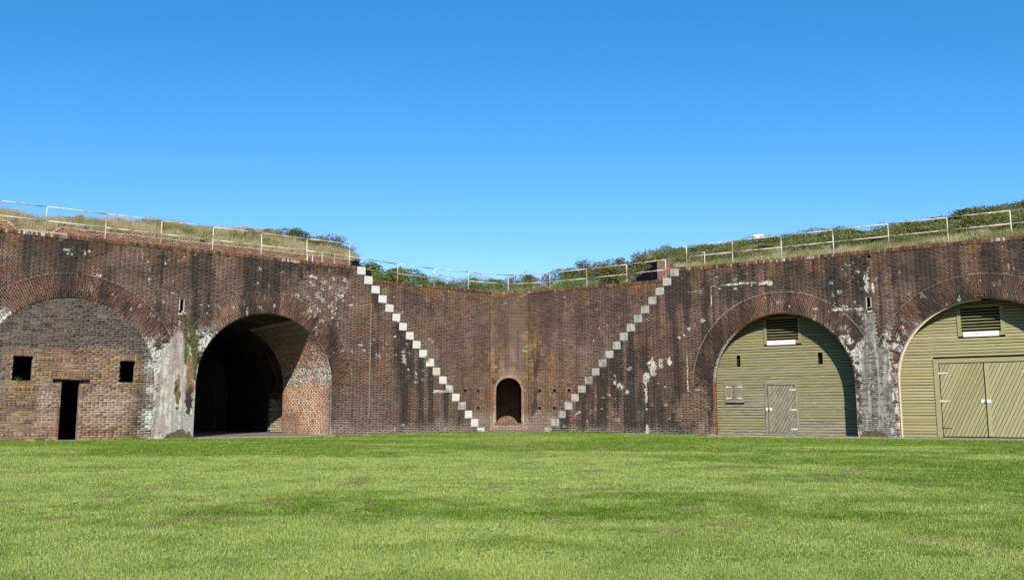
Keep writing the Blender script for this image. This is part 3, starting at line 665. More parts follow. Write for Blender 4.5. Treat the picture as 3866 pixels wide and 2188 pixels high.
jamb_bricks(jamb, A2, 0, 5.3, 1.15, 31, 60)
# rough block-coursed pier deeper inside
mb = MB(); r = np.random.default_rng(9)
far = thing('inner_pier', None, None); del_keys(far); adopt(far, left); fix_loc(far, FL(9.2, 7.0, 0), left)
for j in range(20):
    for i in range(6):
        w = .25; u0 = 8.35 + (i + (j % 2) * .5) * w; u1 = min(u0 + w - .018, 9.915); z0 = .05 + j * .115
        if u1 - u0 < .06: continue
        mb = MB(); mb.box(FL, u0, u1, 6.965 - r.uniform(0, .02), 7.0, z0, z0 + .098); mb.build('block', M['stone'], far, color=tuple(np.array([.30, .26, .18]) * r.uniform(.75, 1.15)), bevel=.012)

# small lit niche patch and light fitting at the casemate mouth
mb = MB(); mb.box(FL, 15.40, 15.52, .35, .45, 3.28, 3.40); mb.box(FL, 15.50, 15.66, .38, .42, 3.32, 3.36)
o = mb.build('wall_lamp', M['white_paint'], left)

# cement coat left on the pier between two arches
def render_coat(fr, parent, zone, u0, u1, arches, dark, seed):
    e = .025; us = np.arange(u0, u1, e); zs = np.arange(-.15, 4.95, e); U, Zz = np.meshgrid(us + e / 2, zs + e / 2); z_ = zone(U.ravel(), Zz.ravel())
    m = z_['coat'] + (fbm(U.ravel() * 8, Zz.ravel() * 6, seed) - .5) * .7 > .47
    for a in arches: m &= ~((np.hypot(U.ravel() - a.c, np.maximum(Zz.ravel() - ZS, 0)) < a.r + .03))
    u = U.ravel(); z = Zz.ravel(); n = len(us) + 1
    GU, GZ = np.meshgrid(np.append(us, us[-1] + e), np.append(zs, zs[-1] + e)); gn = -.015 - .014 * fbm(GU.ravel() * 6, GZ.ravel() * 5, seed + 1); V = fr.arr(GU.ravel(), gn, GZ.ravel())
    i, j = np.meshgrid(np.arange(len(us)), np.arange(len(zs))); q = (j * n + i).ravel(); F = np.stack([q, q + 1, q + n + 1, q + n], 1)[m]
    a = fbm(u * 5, z * .9, seed + 2, 3); b = fbm(u * 2.2, z * 1.4, seed + 3, 3); c = fbm(u * 14, z * 9, seed + 4, 2)
    g0 = np.array([.085, .082, .076]) if dark else np.array([.29, .265, .235]); cr = np.array([.46, .42, .34])
    a = fbm(u * 11, z * .8, seed + 2, 3); col = mix(g0, cr, ramp(a * .75 + c * .25, .48, .66) * (.35 if dark else .8)); col = mix(col, np.array([.22, .14, .12]), ramp(b, .56, .68) * (.25 if dark else .55)); col = mix(col, g0 * .45, ramp(fbm(u * 7, z * .5, seed + 6), .58, .72) * .6)
    joint = (np.mod(z + .01 * np.sin(u * 9), CH) < .03) * ramp(fbm(u * 6, z * 12, seed + 8), .40, .52); col = mix(col, cr * .85 if dark else g0 * .55, joint * .6)
    col = mix(col, np.array([.50, .46, .38]), ramp(fbm(u * 9, z * 3, seed + 9), .60, .70) * ramp(np.abs(u - (u0 + u1) / 2), .3, .6) * .8)
    st = z_['stain']; col = mix(col, mix(DK * 1.3, TAN, ramp(fbm(u * 5, z * 3, 34) + (z - 1.6) * .25, .4, .7)) * .95, np.clip(st * 1.4, 0, 1)); col = mix(col, np.array([.085, .065, .035]) * np.ones((len(u), 1)) * (.6 + .8 * c[:, None]), ramp(z_['foot'], .25, .4))
    o = link('cement_coat', raw_mesh('cement_coat', V, F, np.clip(col[m], .015, .7), mat=M['mortar'], smooth=True), parent); return o
render_coat(FL, left, zoneL, 15.5, 17.3, (A1, A2), False, 801)
def lime_crust(fr, parent, zone, u0, u1, arches, seed):
    e = .024; us = np.arange(u0, u1, e); zs = np.arange(.0, 7.1, e); U, Zz = np.meshgrid(us + e / 2, zs + e / 2); u = U.ravel(); z = Zz.ravel(); w = zone(u, z)['white']
    hf = fbm(u * 22, z * 9, seed, 3); jt = (np.mod(z + .075, CH) < .026) * .16
    m = (w * .8 + (hf - .5) * 2.0 + jt > .68) & (w > .15)
    for a in arches: m &= ~((np.hypot(u - a.c, np.maximum(z - ZS, 0)) < a.r + .02))
    F4 = []; u = u[m]; z = z[m]; n = len(u); q = -.014 - .008 * fbm(u * 9, z * 9, seed + 1)
    V = np.stack([fr.arr(u + du, q, z + dz) for du, dz in ((-e / 2, -e / 2), (e / 2, -e / 2), (e / 2, e / 2), (-e / 2, e / 2))], 1).reshape(-1, 3)
    col = mix(np.array([.42, .40, .36]), np.array([.34, .295, .22]), ramp(fbm(u * 3, z * 3, seed + 2), .4, .6)) * (.8 + .4 * hf[m])[:, None]
    o = link('lime_crust', raw_mesh('lime_crust', V, np.arange(n * 4).reshape(n, 4), np.clip(col, .02, .7), mat=M['mortar']), parent); o['kind'] = 'stuff'
lime_crust(FL, left, zoneL, 2.2, 24, (A1, A2), 841)
def arc_joint(fr, parent, a, color, w=.022):
    R0 = a.r + RW; t0, t1 = a.tb, math.pi - a.ta; K = 60; V = []; F = []
    for i in range(K + 1):
        t = t0 + (t1 - t0) * i / K; rr = R0 + .006 * math.sin(i * 1.7)
        V += [fr(a.c - (rr - w / 2) * math.cos(t), -.012, ZS + (rr - w / 2) * math.sin(t)), fr(a.c - (rr + w / 2) * math.cos(t), -.012, ZS + (rr + w / 2) * math.sin(t))]
        if i: F.append((2 * i - 2, 2 * i - 1, 2 * i + 1, 2 * i))
    link('arch_joint', raw_mesh('arch_joint', V, F, np.tile(np.array(color), (K, 1)), mat=M['mortar']), parent)
arc_joint(FL, left, A1, (.12, .10, .085), .016); arc_joint(FL, left, A2, (.10, .08, .065), .014)
mb = MB(); mb.box(FL, 8.13, 8.146, -.013, .0, .75, 5.75); mb.build('joint_line', M['stone'], left, color=(.30, .27, .22))

# ------------------------------------------------------------------ brick infill of the left arch
inf = thing('brick_infill_wall', 'brown eroded brick wall filling the left arch, with a doorway and two square windows', 'brick wall', FL(20.1, .04, 0))
ND = .03; CHI = .0872
dr = (19.71, 20.32, -.4, 2.06); lint = (19.40, 20.60, 2.02, 2.15); w1 = (21.28, 21.90, 2.07, 2.93); w2 = (17.86, 18.42, 2.05, 2.88)
def zoneI(u, z):
    f = fbm(u * 2.2, z * 2.2, 501); g = fbm(u * .8, z * .7, 502); return f, g
def colI(u, z, r):
    m = len(u); f, g = zoneI(u, z); k = r.uniform(0, 1, m)
    tan_ = mix(np.array([.230, .142, .080]), np.array([.165, .115, .075]), k); tan_ = mix(tan_, np.array([.24, .15, .07]), (r.uniform(0, 1, m) > .78) * .9); tan_ = mix(tan_, np.array([.20, .11, .085]), (r.uniform(0, 1, m) > .85) * .9)
    dkc = mix(np.array([.060, .048, .042]), np.array([.085, .062, .050]), k)
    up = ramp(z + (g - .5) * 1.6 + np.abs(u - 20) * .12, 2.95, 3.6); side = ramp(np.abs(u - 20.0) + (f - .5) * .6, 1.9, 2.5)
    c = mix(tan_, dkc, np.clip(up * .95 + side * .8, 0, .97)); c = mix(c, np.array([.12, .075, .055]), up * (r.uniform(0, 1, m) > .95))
    peachy = blob(u, z, 19.4, .8, .7, 1.5, 3) ; c = mix(c, np.array([.30, .19, .12]), np.maximum(peachy * .5, (1 - ramp(z, .1, .5)) * .35) * ramp(r.uniform(0, 1, m), .2, .8))
    wl = (u > 19.0) & (z > 1.0) & (z < 1.9); c = mix(c, np.array([.13, .078, .06]), wl * .45)
    yel = np.maximum(blob(u, z, 21.6, 2.2, .5, .7, 5), blob(u, z, 18.0, 2.4, .55, .7, 6)); c = mix(c, np.array([.25, .165, .075]), yel * .55)
    wh = ramp(np.abs(u - 17.2), .5, .05) * ramp(f, .45, .6) * .8; c = mix(c, WH * .8, wh); c = mix(c, WH * .85, ramp(u, 22.2, 22.7) * ramp(f, .4, .55) * .8)
    return np.clip(c * r.normal(1, .18, m)[:, None], .02, .7)
def mcolI(u, z):
    f, g = zoneI(u, z); deep = ramp(fbm(u * 1.5, z * 1.5, 505), .44, .54); dkm = np.array([.085, .062, .042]) * np.ones((len(u), 1)); lt = np.array([.40, .36, .30]) * np.ones((len(u), 1))
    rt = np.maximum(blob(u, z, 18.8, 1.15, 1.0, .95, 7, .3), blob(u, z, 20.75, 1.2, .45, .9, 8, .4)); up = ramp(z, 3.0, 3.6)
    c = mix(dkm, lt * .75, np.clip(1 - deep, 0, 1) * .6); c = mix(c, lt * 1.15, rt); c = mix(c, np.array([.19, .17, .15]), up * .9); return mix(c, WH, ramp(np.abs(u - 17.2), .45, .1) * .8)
def iv_inf(z):
    if z >= ZS + A1.r: return []
    h = math.sqrt(A1.r ** 2 - max(0, z - ZS) ** 2); iv = [(A1.c - h, A1.c + h)]
    j = .04 * math.sin(z * 71) + .03 * math.sin(z * 43)
    for q, e in ((dr, 0), (w1, j), (w2, -j)):
        if q[2] < z < q[3]: iv = subtract(iv, q[0] - e, q[1] + e)
    if lint[2] < z < lint[3]: iv = subtract(iv, lint[0], lint[1])
    return iv
FLi = Frame(FL.O[:2] + FL.n[:2] * ND, FL.t[:2], FL.n[:2])
sheet('mortar', FLi, inf, A1.c - A1.r, A1.c + A1.r, -.35, A1.top, [(dr[0] , dr[1], lambda u: -1, lambda u: lint[3]), (lint[0], dr[0], lambda u: lint[2], lambda u: lint[3]), (dr[1], lint[1], lambda u: lint[2], lambda u: lint[3])] + [rect_open(w) for w in (w1, w2)], mcolI)
lay(FLi, inf, -.09, ZS + A1.r, iv_inf, colI, ch=CHI, bond='common', L=.268, joint=.014, proud=.020, pj=.007, nsingle=300, rough=True, seed=41)
mb = MB(); mb.poly([FLi(u, .0, z) for u, z in ((lint[0], lint[2]), (lint[1], lint[2]), (lint[1], lint[3]), (lint[0], lint[3]))])
def reveal(fr, pa, rr, depth, mat, name='reveal'):
    mb = MB(); p = [(rr[0], max(rr[2], -.2)), (rr[1], max(rr[2], -.2)), (rr[1], rr[3]), (rr[0], rr[3])]
    for i in range(4):
        (a, b), (c, d) = p[i], p[(i + 1) % 4]; mb.poly([fr(a, .001, b), fr(c, .001, d), fr(c, depth, d), fr(a, depth, b)])
    return mb.build(name, mat, pa)
M['reveal'] = m_flat('reveal_brick', (.26, .19, .115), .95, .15, 9.0, c2=(.13, .10, .07))
for rr in (dr, w1, w2): reveal(FLi, inf, rr, .29, M['reveal'])
cavity('lintel_pocket', FLi, inf, lint[0], dr[0], lint[2], lint[3], .12, -.006); cavity('lintel_pocket', FLi, inf, dr[1], lint[1], lint[2], lint[3], .12, -.006)
mb = MB(); mb.box(FLi, lint[0] + .02, lint[1] - .02, .05, .20, lint[2] + .10, lint[3] + .03); mb.build('lintel', M['dark'], inf)
# soldier bricks over door and windows
r = np.random.default_rng(77)
for (uc, zt, wd) in ((20.0, 2.28, .9), (21.6, 2.99, .68), (18.14, 2.94, .62)):
    k = int(wd / .085); u = uc + (np.arange(k) - (k - 1) / 2) * .085; z = zt + .03 * np.cos((u - uc) / wd * 3) + .02
    A = np.full(k, .037)[:, None] * FLi.t + r.normal(0, .004, (k, 1)) * np.array([0, 0, 1.]); B = np.zeros((k, 3)); B[:, 2] = .098; B += (u - uc)[:, None] * .05 * FLi.t
    make_bricks(inf, FLi.arr(u, -.012, z), A, B, -np.clip(r.normal(.028, .008, k), .01, .06)[:, None] * FLi.n, colI(u, z * 0 + 1.4, r), 20, rough=True, rng=r)
mb = MB(); mb.box(FL, 20.02, 20.16, 2.5, 2.6, 1.66, 1.80); mb.build('far_patch', M['stone'], inf, color=(.30, .22, .18))

# ================================================================== RIGHT FRONT
right = thing('fort_wall', 'dark brick casemate front running right from the right staircase', 'brick wall', FR(16, 0, 0))
sheet('mortar', FR, right, 1.53, 28, -.35, mass_top(uRk), [A3.opening(), A4.opening(), rect_open(slotR), rect_open(scupR), rect_open(weepR)], mf(zoneR))
lay(FR, right, -.075, HT, iv_front(uRk, 28, (A3, A4), (slotR, scupR, weepR)), cf(zoneR), seed=51)
ring(FR, right, A3, cf(zoneR, .9), 150, 52); ring(FR, right, A4, cf(zoneR, .9), 150, 53)
cavity('drain_slot', FR, right, *slotR, .4); slot_lip(FR, right, slotR); cavity('scupper', FR, right, *scupR, .3); cavity('weep_hole', FR, right, *weepR, .2)
render_coat(FR, right, zoneR, 15.7, 17.5, (A3, A4), True, 821)
lime_crust(FR, right, zoneR, 1.7, 24, (A3, A4), 861)
arc_joint(FR, right, A3, (.24, .21, .17), .018); arc_joint(FR, right, A4, (.13, .11, .09), .015)
coping(FR, right, 8.58, 28, zoneR, 180, 54)
RV = .36
for a_ in (A3, A4):
    b_ = Arch(a_.c, a_.r + .45); vault(FR, right, b_, 9.0, n0=RV)
    mb = MB(); K = 40          # back of the shallow reveal
    pa = [(a_.c - a_.r, -.2)] + [(a_.c - a_.r * math.cos(math.pi * i / K), ZS + a_.r * math.sin(math.pi * i / K)) for i in range(K + 1)] + [(a_.c + a_.r, -.2)]
    pb = [(b_.c - b_.r, -.2)] + [(b_.c - b_.r * math.cos(math.pi * i / K), ZS + b_.r * math.sin(math.pi * i / K)) for i in range(K + 1)] + [(b_.c + b_.r, -.2)]
    for i in range(len(pa) - 1): mb.poly([FR(pa[i][0], RV, pa[i][1]), FR(pa[i + 1][0], RV, pa[i + 1][1]), FR(pb[i + 1][0], RV, pb[i + 1][1]), FR(pb[i][0], RV, pb[i][1])]); mb.poly([FR(pa[i][0], .003, pa[i][1]), FR(pa[i + 1][0], .003, pa[i + 1][1]), FR(pa[i + 1][0], RV, pa[i + 1][1]), FR(pa[i][0], RV, pa[i][1])])
    mb.build('reveal', M['interior'], right)
# near reveal of the boarded arches: brick edge with limewash
def soffit(a, parent, d, seed):
    r = np.random.default_rng(seed); C = []; A = []; B = []; Nv = []; cc = []
    nv = int(ZS / CH); na = int(math.pi * a.r / 2 / CH)
    for sgn in (-1, 1):
        for j in range(nv + na):
            if j < nv: z = (j + .5) * ZS / nv; uu = a.c + sgn * a.r; nn = -sgn * FR.t; bd = np.array([0, 0, 1.]); th = 0
            else: th = (j - nv + .5) * CH / a.r; z = ZS + a.r * math.sin(th); uu = a.c + sgn * a.r * math.cos(th); nn = -(sgn * FR.t * math.cos(th) + np.array([0, 0, 1.]) * math.sin(th)); bd = np.array([0, 0, 1.]) * math.cos(th) - sgn * FR.t * math.sin(th)
            for (p, q) in ((0, .165), (.165, d)) if j % 2 else ((0, .11), (.11, d)):
                C.append(FR.arr(np.array([uu]), (p + q) / 2, z)[0] - nn * .003); A.append(FR.n * ((q - p) / 2 - .005)); B.append(bd * (CH / 2 - .005)); Nv.append(nn * max(.004, r.normal(.010, .003)))
                w = float(ramp(z, 2.2, 2.6) * (1 - ramp(z, 4.1, 4.5))) if sgn < 0 else .3
                cc.append(mix(np.array([.25, .10, .055]), np.array([.42, .40, .34]), w * .85) * r.normal(1, .15))
    sp = thing('soffit', None, None); del_keys(sp); adopt(sp, parent); fix_loc(sp, FR(a.c, .2, ZS), parent)
    make_bricks(sp, np.array(C), np.array(A), np.array(B), np.array(Nv), np.clip(np.array(cc), .02, .6), 0, mass='soffit_brickwork', rng=r)
soffit(A3, right, RV, 61); soffit(A4, right, RV, 62)
mb = MB(); w = .06; K = 40    # pale curved edging of the right arch
pr = [(A4.c - A4.r + .004, .05)] + [(A4.c - (A4.r - .004) * math.cos(math.pi * i / K), ZS + (A4.r - .004) * math.sin(math.pi * i / K)) for i in range(0, K // 2 + 1)]
pr2 = [(A4.c - A4.r + w, .05)] + [(A4.c - (A4.r - w) * math.cos(math.pi * i / K), ZS + (A4.r - w) * math.sin(math.pi * i / K)) for i in range(0, K // 2 + 1)]
for i in range(len(pr) - 1): mb.hexa([FR(*(p[0], .20, p[1])) for p in (pr[i], pr[i + 1], pr2[i + 1], pr2[i])] + [FR(*(p[0], .29, p[1])) for p in (pr[i], pr[i + 1], pr2[i + 1], pr2[i])])
mb.build('arch_trim', M['stone'], right, color=(.50, .46, .34))

# ------------------------------------------------------------------ timber fronts
BD = 1.0          # boards stand this far inside the arch
FB = Frame(FR.O[:2] + FR.n[:2] * BD, FR.t[:2], FR.n[:2])
def grain_attr(me, fn):
    co = np.empty(len(me.vertices) * 3, np.float32); me.vertices.foreach_get('co', co); co = co.reshape(-1, 3)
    at = me.attributes.new('grain', 'FLOAT_VECTOR', 'POINT'); at.data.foreach_set('vector', fn(co).astype(np.float32).ravel())
def plank(fr, parent, poly, n0, n1, name, color, wear, ang=0.0, taper=None):
    """poly in (u,z); grain runs at angle ang; taper: bottom edge stands further out"""
    if len(poly) < 3: return None
    mb = MB(); k = len(poly); zmn = min(p[1] for p in poly); zmx = max(p[1] for p in poly)
    def nf(z): return n0 if taper is None else n0 + taper * (z - zmn) / max(zmx - zmn, 1e-3)
    a = [fr(u, nf(z), z) for u, z in poly]; c = [fr(u, n1, z) for u, z in poly]
    mb.v = [tuple(q) for q in a + c]; mb.f = [tuple(range(k)), tuple(range(2 * k - 1, k - 1, -1))] + [(i, k + i, k + (i + 1) % k, (i + 1) % k) for i in range(k)]
    o = mb.build(name, M['wood'], parent); o.color = (*color, wear)
    ca, sa = math.cos(ang), math.sin(ang)
    def g(co):
        d = co - fr.O.astype(np.float32); u = d @ fr.t; z = co[:, 2]; n = d @ fr.n; return np.stack([u * ca + z * sa, -u * sa + z * ca, n], 1)
    grain_attr(o.data, g); return o
def clip_poly(poly, inside, inter):
    out = []
    for i in range(len(poly)):
        a, b = poly[i], poly[(i + 1) % len(poly)]
        ia, ib = inside(a), inside(b)
        if ia: out.append(a)
        if ia != ib: out.append(inter(a, b))
    return out
def clip_rect(poly, u0, u1, z0, z1):
    for ax, lim, sg in ((0, u0, 1), (0, u1, -1), (1, z0, 1), (1, z1, -1)):
        if not poly: return poly
        poly = clip_poly(poly, lambda p: (p[ax] - lim) * sg >= 0, lambda a, b: tuple(a[k] + (b[k] - a[k]) * (lim - a[ax]) / (b[ax] - a[ax]) for k in (0, 1)))
    return poly
OLIVE = np.array([.222, .204, .102]); OLIVE2 = np.array([.300, .272, .140])
def clapboards(arch, parent, holes, color, wearf, seed, pitch=.117, z0=.06):
    r = np.random.default_rng(seed); z = z0; k = 0
    while z < ZS + arch.r - .03:
        zt = z + pitch * 1.0
        def half(q): return arch.r + .40 if q < ZS else math.sqrt(max(0, (arch.r + .40) ** 2 - (q - ZS) ** 2))
        hb, ht = half(z), half(min(zt, ZS + arch.r)); iv = [(arch.c - hb, arch.c + hb)]
        for h in holes:
            if zt > h[2] + .01 and z < h[3] - .01: iv = subtract(iv, h[0], h[1])
        for (a, b) in iv:
            if b - a < .05: continue
            a2 = max(a, arch.c - ht) if a < arch.c - ht + .001 else a; b2 = min(b, arch.c + ht)
            zz = z + r.normal(0, .003)
            zt2 = zt - .023; poly = [(a, zz), (b, zz + r.normal(0, .004)), (b2, zt2 + r.normal(0, .002)), (a2, zt2)]
            v = r.normal(1, .06); w = wearf((a + b) / 2, z, r)
            plank(FB, parent, poly, -.036, -.002, 'board', tuple(np.clip(color * v * (1, 1, r.uniform(.9, 1.1)), 0, 1)), float(np.clip(w, 0, 1)), taper=.028)
        z += pitch; k += 1
def framing(parent, name, u0, u1, z0, z1, color, wear, vert=False, n0=-.062, n1=-.004):
    return plank(FB, parent, [(u0, z0), (u1, z0), (u1, z1), (u0, z1)], n0, n1, name, tuple(color), wear, ang=math.pi / 2 if vert else 0)
def sub(parent, name, loc):
    o = thing(name, None, None); del_keys(o); adopt(o, parent); fix_loc(o, loc, parent); return o
def diag_leaf(parent, name, u0, u1, z0, z1, slope, width, color, wearf, seed, n0=-.035, ang_jit=0):
    lf = sub(parent, name, FB((u0 + u1) / 2, 0, z0)); r = np.random.default_rng(seed)
    a = math.atan(slope); d = np.array([math.cos(a), math.sin(a)]); nn = np.array([-math.sin(a), math.cos(a)]); cs = [np.dot(nn, p) for p in ((u0, z0), (u1, z0), (u1, z1), (u0, z1))]
    s = min(cs)
    while s < max(cs):
        w = width; p0 = nn * (s + .008); p1 = nn * (s + w - .008); q = [tuple(p0 - d * 9), tuple(p0 + d * 9), tuple(p1 + d * 9), tuple(p1 - d * 9)]
        off = np.dot(d, ((u0 + u1) / 2, (z0 + z1) / 2)) * d; q = [(x[0] + off[0], x[1] + off[1]) for x in q]
        poly = clip_rect(q, u0, u1, z0, z1)
        if len(poly) > 2: plank(FB, lf, poly, n0 + r.normal(0, .002), -.002, 'plank', tuple(np.clip(color * r.normal(1, .07), 0, 1)), float(np.clip(wearf(r), 0, 1)), ang=a)
        s += w
    return lf
def strap(parent, u, z, l, mat, sg=1, h=.035):
    mb = MB(); mb.hexa([FB(u, -.052, z - h), FB(u + sg * l, -.052, z - h * .45), FB(u + sg * l, -.036, z - h * .45), FB(u, -.036, z - h), FB(u, -.052, z + h), FB(u + sg * l, -.052, z + h * .45), FB(u + sg * l, -.036, z + h * .45), FB(u, -.036, z + h)])
    mb.tube(FB(u, -.058, z - h * 1.7), FB(u, -.058, z + h * 1.7), .016, 6); return mb.build('hinge', mat, parent)
def hasp(parent, u0, u1, z0, z1):
    h = sub(parent, 'hasp', FB((u0 + u1) / 2, -.06, z0)); m = (u0 + u1) / 2
    mb = MB(); mb.box(FB, u0, m - .03, -.078, -.064, z0, z1); mb.build('hasp_plate', M['hinge_white'], h); mb = MB(); mb.box(FB, m + .02, u1, -.078, -.064, z0, z1); mb.build('hasp_plate', M['hinge_white'], h)
    mb = MB(); mb.box(FB, m - .035, m + .035, -.115, -.075, z0 - .01, (z0 + z1) / 2 + .02); mb.tube(FB(m, -.095, z0 + .02), FB(m, -.095, z1 - .01), .022, 8); mb.build('padlock', M['iron'], h, bevel=.006)
def louvre(parent, u0, u1, z0, z1, n, color, wear, seed):
    lv = sub(parent, 'louvre', FB((u0 + u1) / 2, 0, z0)); r = np.random.default_rng(seed); p = (z1 - z0) / n
    mb = MB(); p4 = [(u0 - .01, z0 - .01), (u1 + .01, z0 - .01), (u1 + .01, z1 + .01), (u0 - .01, z1 + .01)]
    for i in range(4):
        (a, b), (c, d) = p4[i], p4[(i + 1) % 4]; mb.poly([FB(a, -.03, b), FB(c, -.03, d), FB(c, .35, d), FB(a, .35, b)])
    mb.poly([FB(a, .35, b) for a, b in p4]); mb.build('louvre_box', M['dark'], lv)
    for k in range(n):
        z = z0 + p * (k + .12); mbp = [(u0, z), (u1, z)]
        mb = MB(); th = .016
        mb.hexa([FB(u0, -.045, z), FB(u1, -.045, z), FB(u1, .055, z + p * .26), FB(u0, .055, z + p * .26), FB(u0, -.045, z + th), FB(u1, -.045, z + th), FB(u1, .055, z + p * .26 + th), FB(u0, .055, z + p * .26 + th)])
        o = mb.build('slat', M['wood'], lv); o.color = (*[float(q) for q in color * r.normal(1, .08)], wear)
        grain_attr(o.data, lambda co: np.stack([(co - FB.O.astype(np.float32)) @ FB.t, co[:, 2] * 1.5, (co - FB.O.astype(np.float32)) @ FB.n], 1))
    return lv
SERIF = {}
def sign_text(parent, txt, fr, uc, z, size, n, width=None, depth=.003):
    cu = bpy.data.curves.new('txt', 'FONT'); cu.body = txt; cu.size = size; cu.align_x = 'CENTER'; cu.extrude = depth; cu.space_character = 1.12; cu.resolution_u = 2
    to = bpy.data.objects.new('txt', cu); COL.objects.link(to); bpy.context.view_layer.update()
    dg = bpy.context.evaluated_depsgraph_get(); me = bpy.data.meshes.new_from_object(to.evaluated_get(dg)); bpy.data.objects.remove(to)
    w = max(v.co.x for v in me.vertices) - min(v.co.x for v in me.vertices); s = (width / w) if width else 1.0
    for v in me.vertices:
        u = uc + v.co.x * s; v.co = Vector(fr(u, n - abs(v.co.z) if v.co.z > 0 else n, z + v.co.y))
    me.materials.clear(); me.materials.append(M['letter']); return link('lettering', me, parent)

FB0 = FB; FB = Frame(FB0.O[:2] - FB0.t[:2] * .24, FB0.t[:2], FB0.n[:2]); FB3 = FB
t3 = thing('boarded_arch_front', 'weathered green-grey clapboard front with a single diagonal-plank door and a small shutter', 'timber wall', FR(12.93, BD, 0))
H3 = dict(louv=(12.22, 13.80, 3.86, 4.98), sq1=(10.98, 11.14, 3.03, 3.38), sq2=(14.44, 14.63, 3.02, 3.36), win=(10.40, 11.25, 1.42, 2.26), door=(12.17, 13.56, .0, 2.28))
def wear3(u, z, r):
    return .48 + .22 * (1 - min(1, z / 2.6)) + r.normal(0, .12) + (.12 if 11.2 < u < 12.3 and z < 2.2 else 0)
clapboards(Arch(A3.c + .24, A3.r), t3, list(H3.values()), OLIVE, wear3, 71)
for hsq in ('sq1', 'sq2'): cavity('vent_hole', FB, t3, *H3[hsq], .25, -.012)
lc = OLIVE * .95
louvre(t3, 12.34, 13.68, 3.98, 4.92, 8, lc * 1.1, .55, 5)
framing(t3, 'louvre_frame', 12.22, 12.34, 3.99, 4.95, lc, .5, True); framing(t3, 'louvre_frame', 13.68, 13.80, 3.99, 4.95, lc, .5, True); framing(t3, 'louvre_frame', 12.22, 13.80, 3.86, 3.985, lc, .5)
framing(t3, 'louvre_frame', 12.345, 13.675, 4.925, 4.99, lc, .5)
# shutter window
framing(t3, 'window_frame', 10.40, 10.505, 1.52, 2.15, OLIVE, .55, True); framing(t3, 'window_frame', 11.145, 11.25, 1.52, 2.15, OLIVE, .75, True); framing(t3, 'window_frame', 10.39, 11.26, 2.155, 2.27, OLIVE, .8); framing(t3, 'window_frame', 10.40, 11.25, 1.41, 1.515, OLIVE, .85)
for (a, b, sg, sd) in ((10.51, 10.80, 1, 1), (10.87, 11.14, -1, 2)):
    sh = diag_leaf(t3, 'shutter', a, b, 1.525, 2.145, 2.2 * sg, .09, OLIVE * .95, lambda r: r.normal(.75, .1), 80 + sd)
    for z in (1.60, 2.09): strap(sh, a + .0 if sg > 0 else b, z, .2, M['hinge_white'], sg, .022)
framing(t3, 'shutter_batten', 10.805, 10.865, 1.50, 2.15, OLIVE * .8, .4, True, n0=-.075)
# door
fr_c = OLIVE * .9
framing(t3, 'door_frame', 12.17, 12.275, .06, 2.14, fr_c, .85, True); framing(t3, 'door_frame', 13.45, 13.56, .06, 2.14, fr_c, .95, True); framing(t3, 'door_frame', 12.15, 13.58, 2.145, 2.29, fr_c, .9)
framing(t3, 'door_sill', 12.28, 13.445, .055, .135, fr_c, .9)
door = diag_leaf(t3, 'door', 12.30, 13.43, .15, 2.12, 1.75, .125, OLIVE * .95, lambda r: r.normal(.84, .08), 91)
framing(t3, 'closing_batten', 12.305, 12.40, .15, 2.10, fr_c, .7, True, n0=-.058, n1=-.037)
for z in (.30, 1.10, 1.93): strap(door, 13.46, z, .25, M['hinge_white'], -1, .03)
hasp(door, 12.20, 12.46, 1.06, 1.18)
cavity('door_gap', FB, t3, 12.28, 13.445, .14, 2.143, .06, -.002)

FB = Frame(FB0.O[:2] - FB0.t[:2] * .07, FB0.t[:2], FB0.n[:2]); FB4 = FB
t4 = thing('boarded_arch_front', 'yellow-green clapboard front with a wide double gate of diagonal planks', 'timber wall', FR(20.42, BD, 0))
H4 = dict(louv=(19.55, 21.14, 3.86, 4.98), gate=(18.62, 22.10, .0, 3.02))
def wear4(u, z, r): return .20 + .12 * (1 if 2.9 < z < 3.9 or z < .2 else 0) + r.normal(0, .07)
clapboards(Arch(A4.c + .07, A4.r), t4, list(H4.values()), OLIVE2, wear4, 72)
louvre(t4, 19.68, 21.01, 3.98, 4.92, 8, OLIVE2 * .95, .35, 6)
framing(t4, 'louvre_frame', 19.55, 19.68, 3.99, 4.95, OLIVE2 * .9, .35, True); framing(t4, 'louvre_frame', 21.01, 21.14, 3.99, 4.95, OLIVE2 * .9, .5, True); framing(t4, 'louvre_frame', 19.55, 21.14, 3.86, 3.985, OLIVE2 * .9, .5); framing(t4, 'louvre_frame', 19.685, 21.005, 4.925, 4.99, OLIVE2 * .9, .3)
framing(t4, 'gate_frame', 18.62, 18.80, .06, 2.86, OLIVE2 * .95, .12, True); framing(t4, 'gate_frame', 21.92, 22.10, .06, 2.86, OLIVE2 * .95, .12, True); framing(t4, 'gate_frame', 18.60, 22.12, 2.865, 3.03, OLIVE2 * .92, .42)
cavity('gate_gap', FB, t4, 18.80, 21.92, .06, 2.862, .08, -.002)
g1 = diag_leaf(t4, 'gate_leaf', 18.83, 20.32, .09, 2.83, 2.1, .122, OLIVE2 * .97, lambda r: r.normal(.27, .07), 95)
g2 = diag_leaf(t4, 'gate_leaf', 20.36, 21.90, .09, 2.83, 2.1, .122, OLIVE2 * 1.05, lambda r: r.normal(.30, .07), 96)
framing(t4, 'gate_stile', 20.36, 20.50, .10, 2.82, OLIVE2 * 1.05, .15, True, n0=-.055, n1=-.037)
for z, mt in ((.40, M['iron']), (1.42, M['hinge_white']), (2.48, M['hinge_white'])): strap(g1, 18.80, z, .34, mt, 1, .024); strap(g2, 21.93, z, .34, mt, -1, .024)
hasp(g2, 20.17, 20.52, 1.34, 1.47)
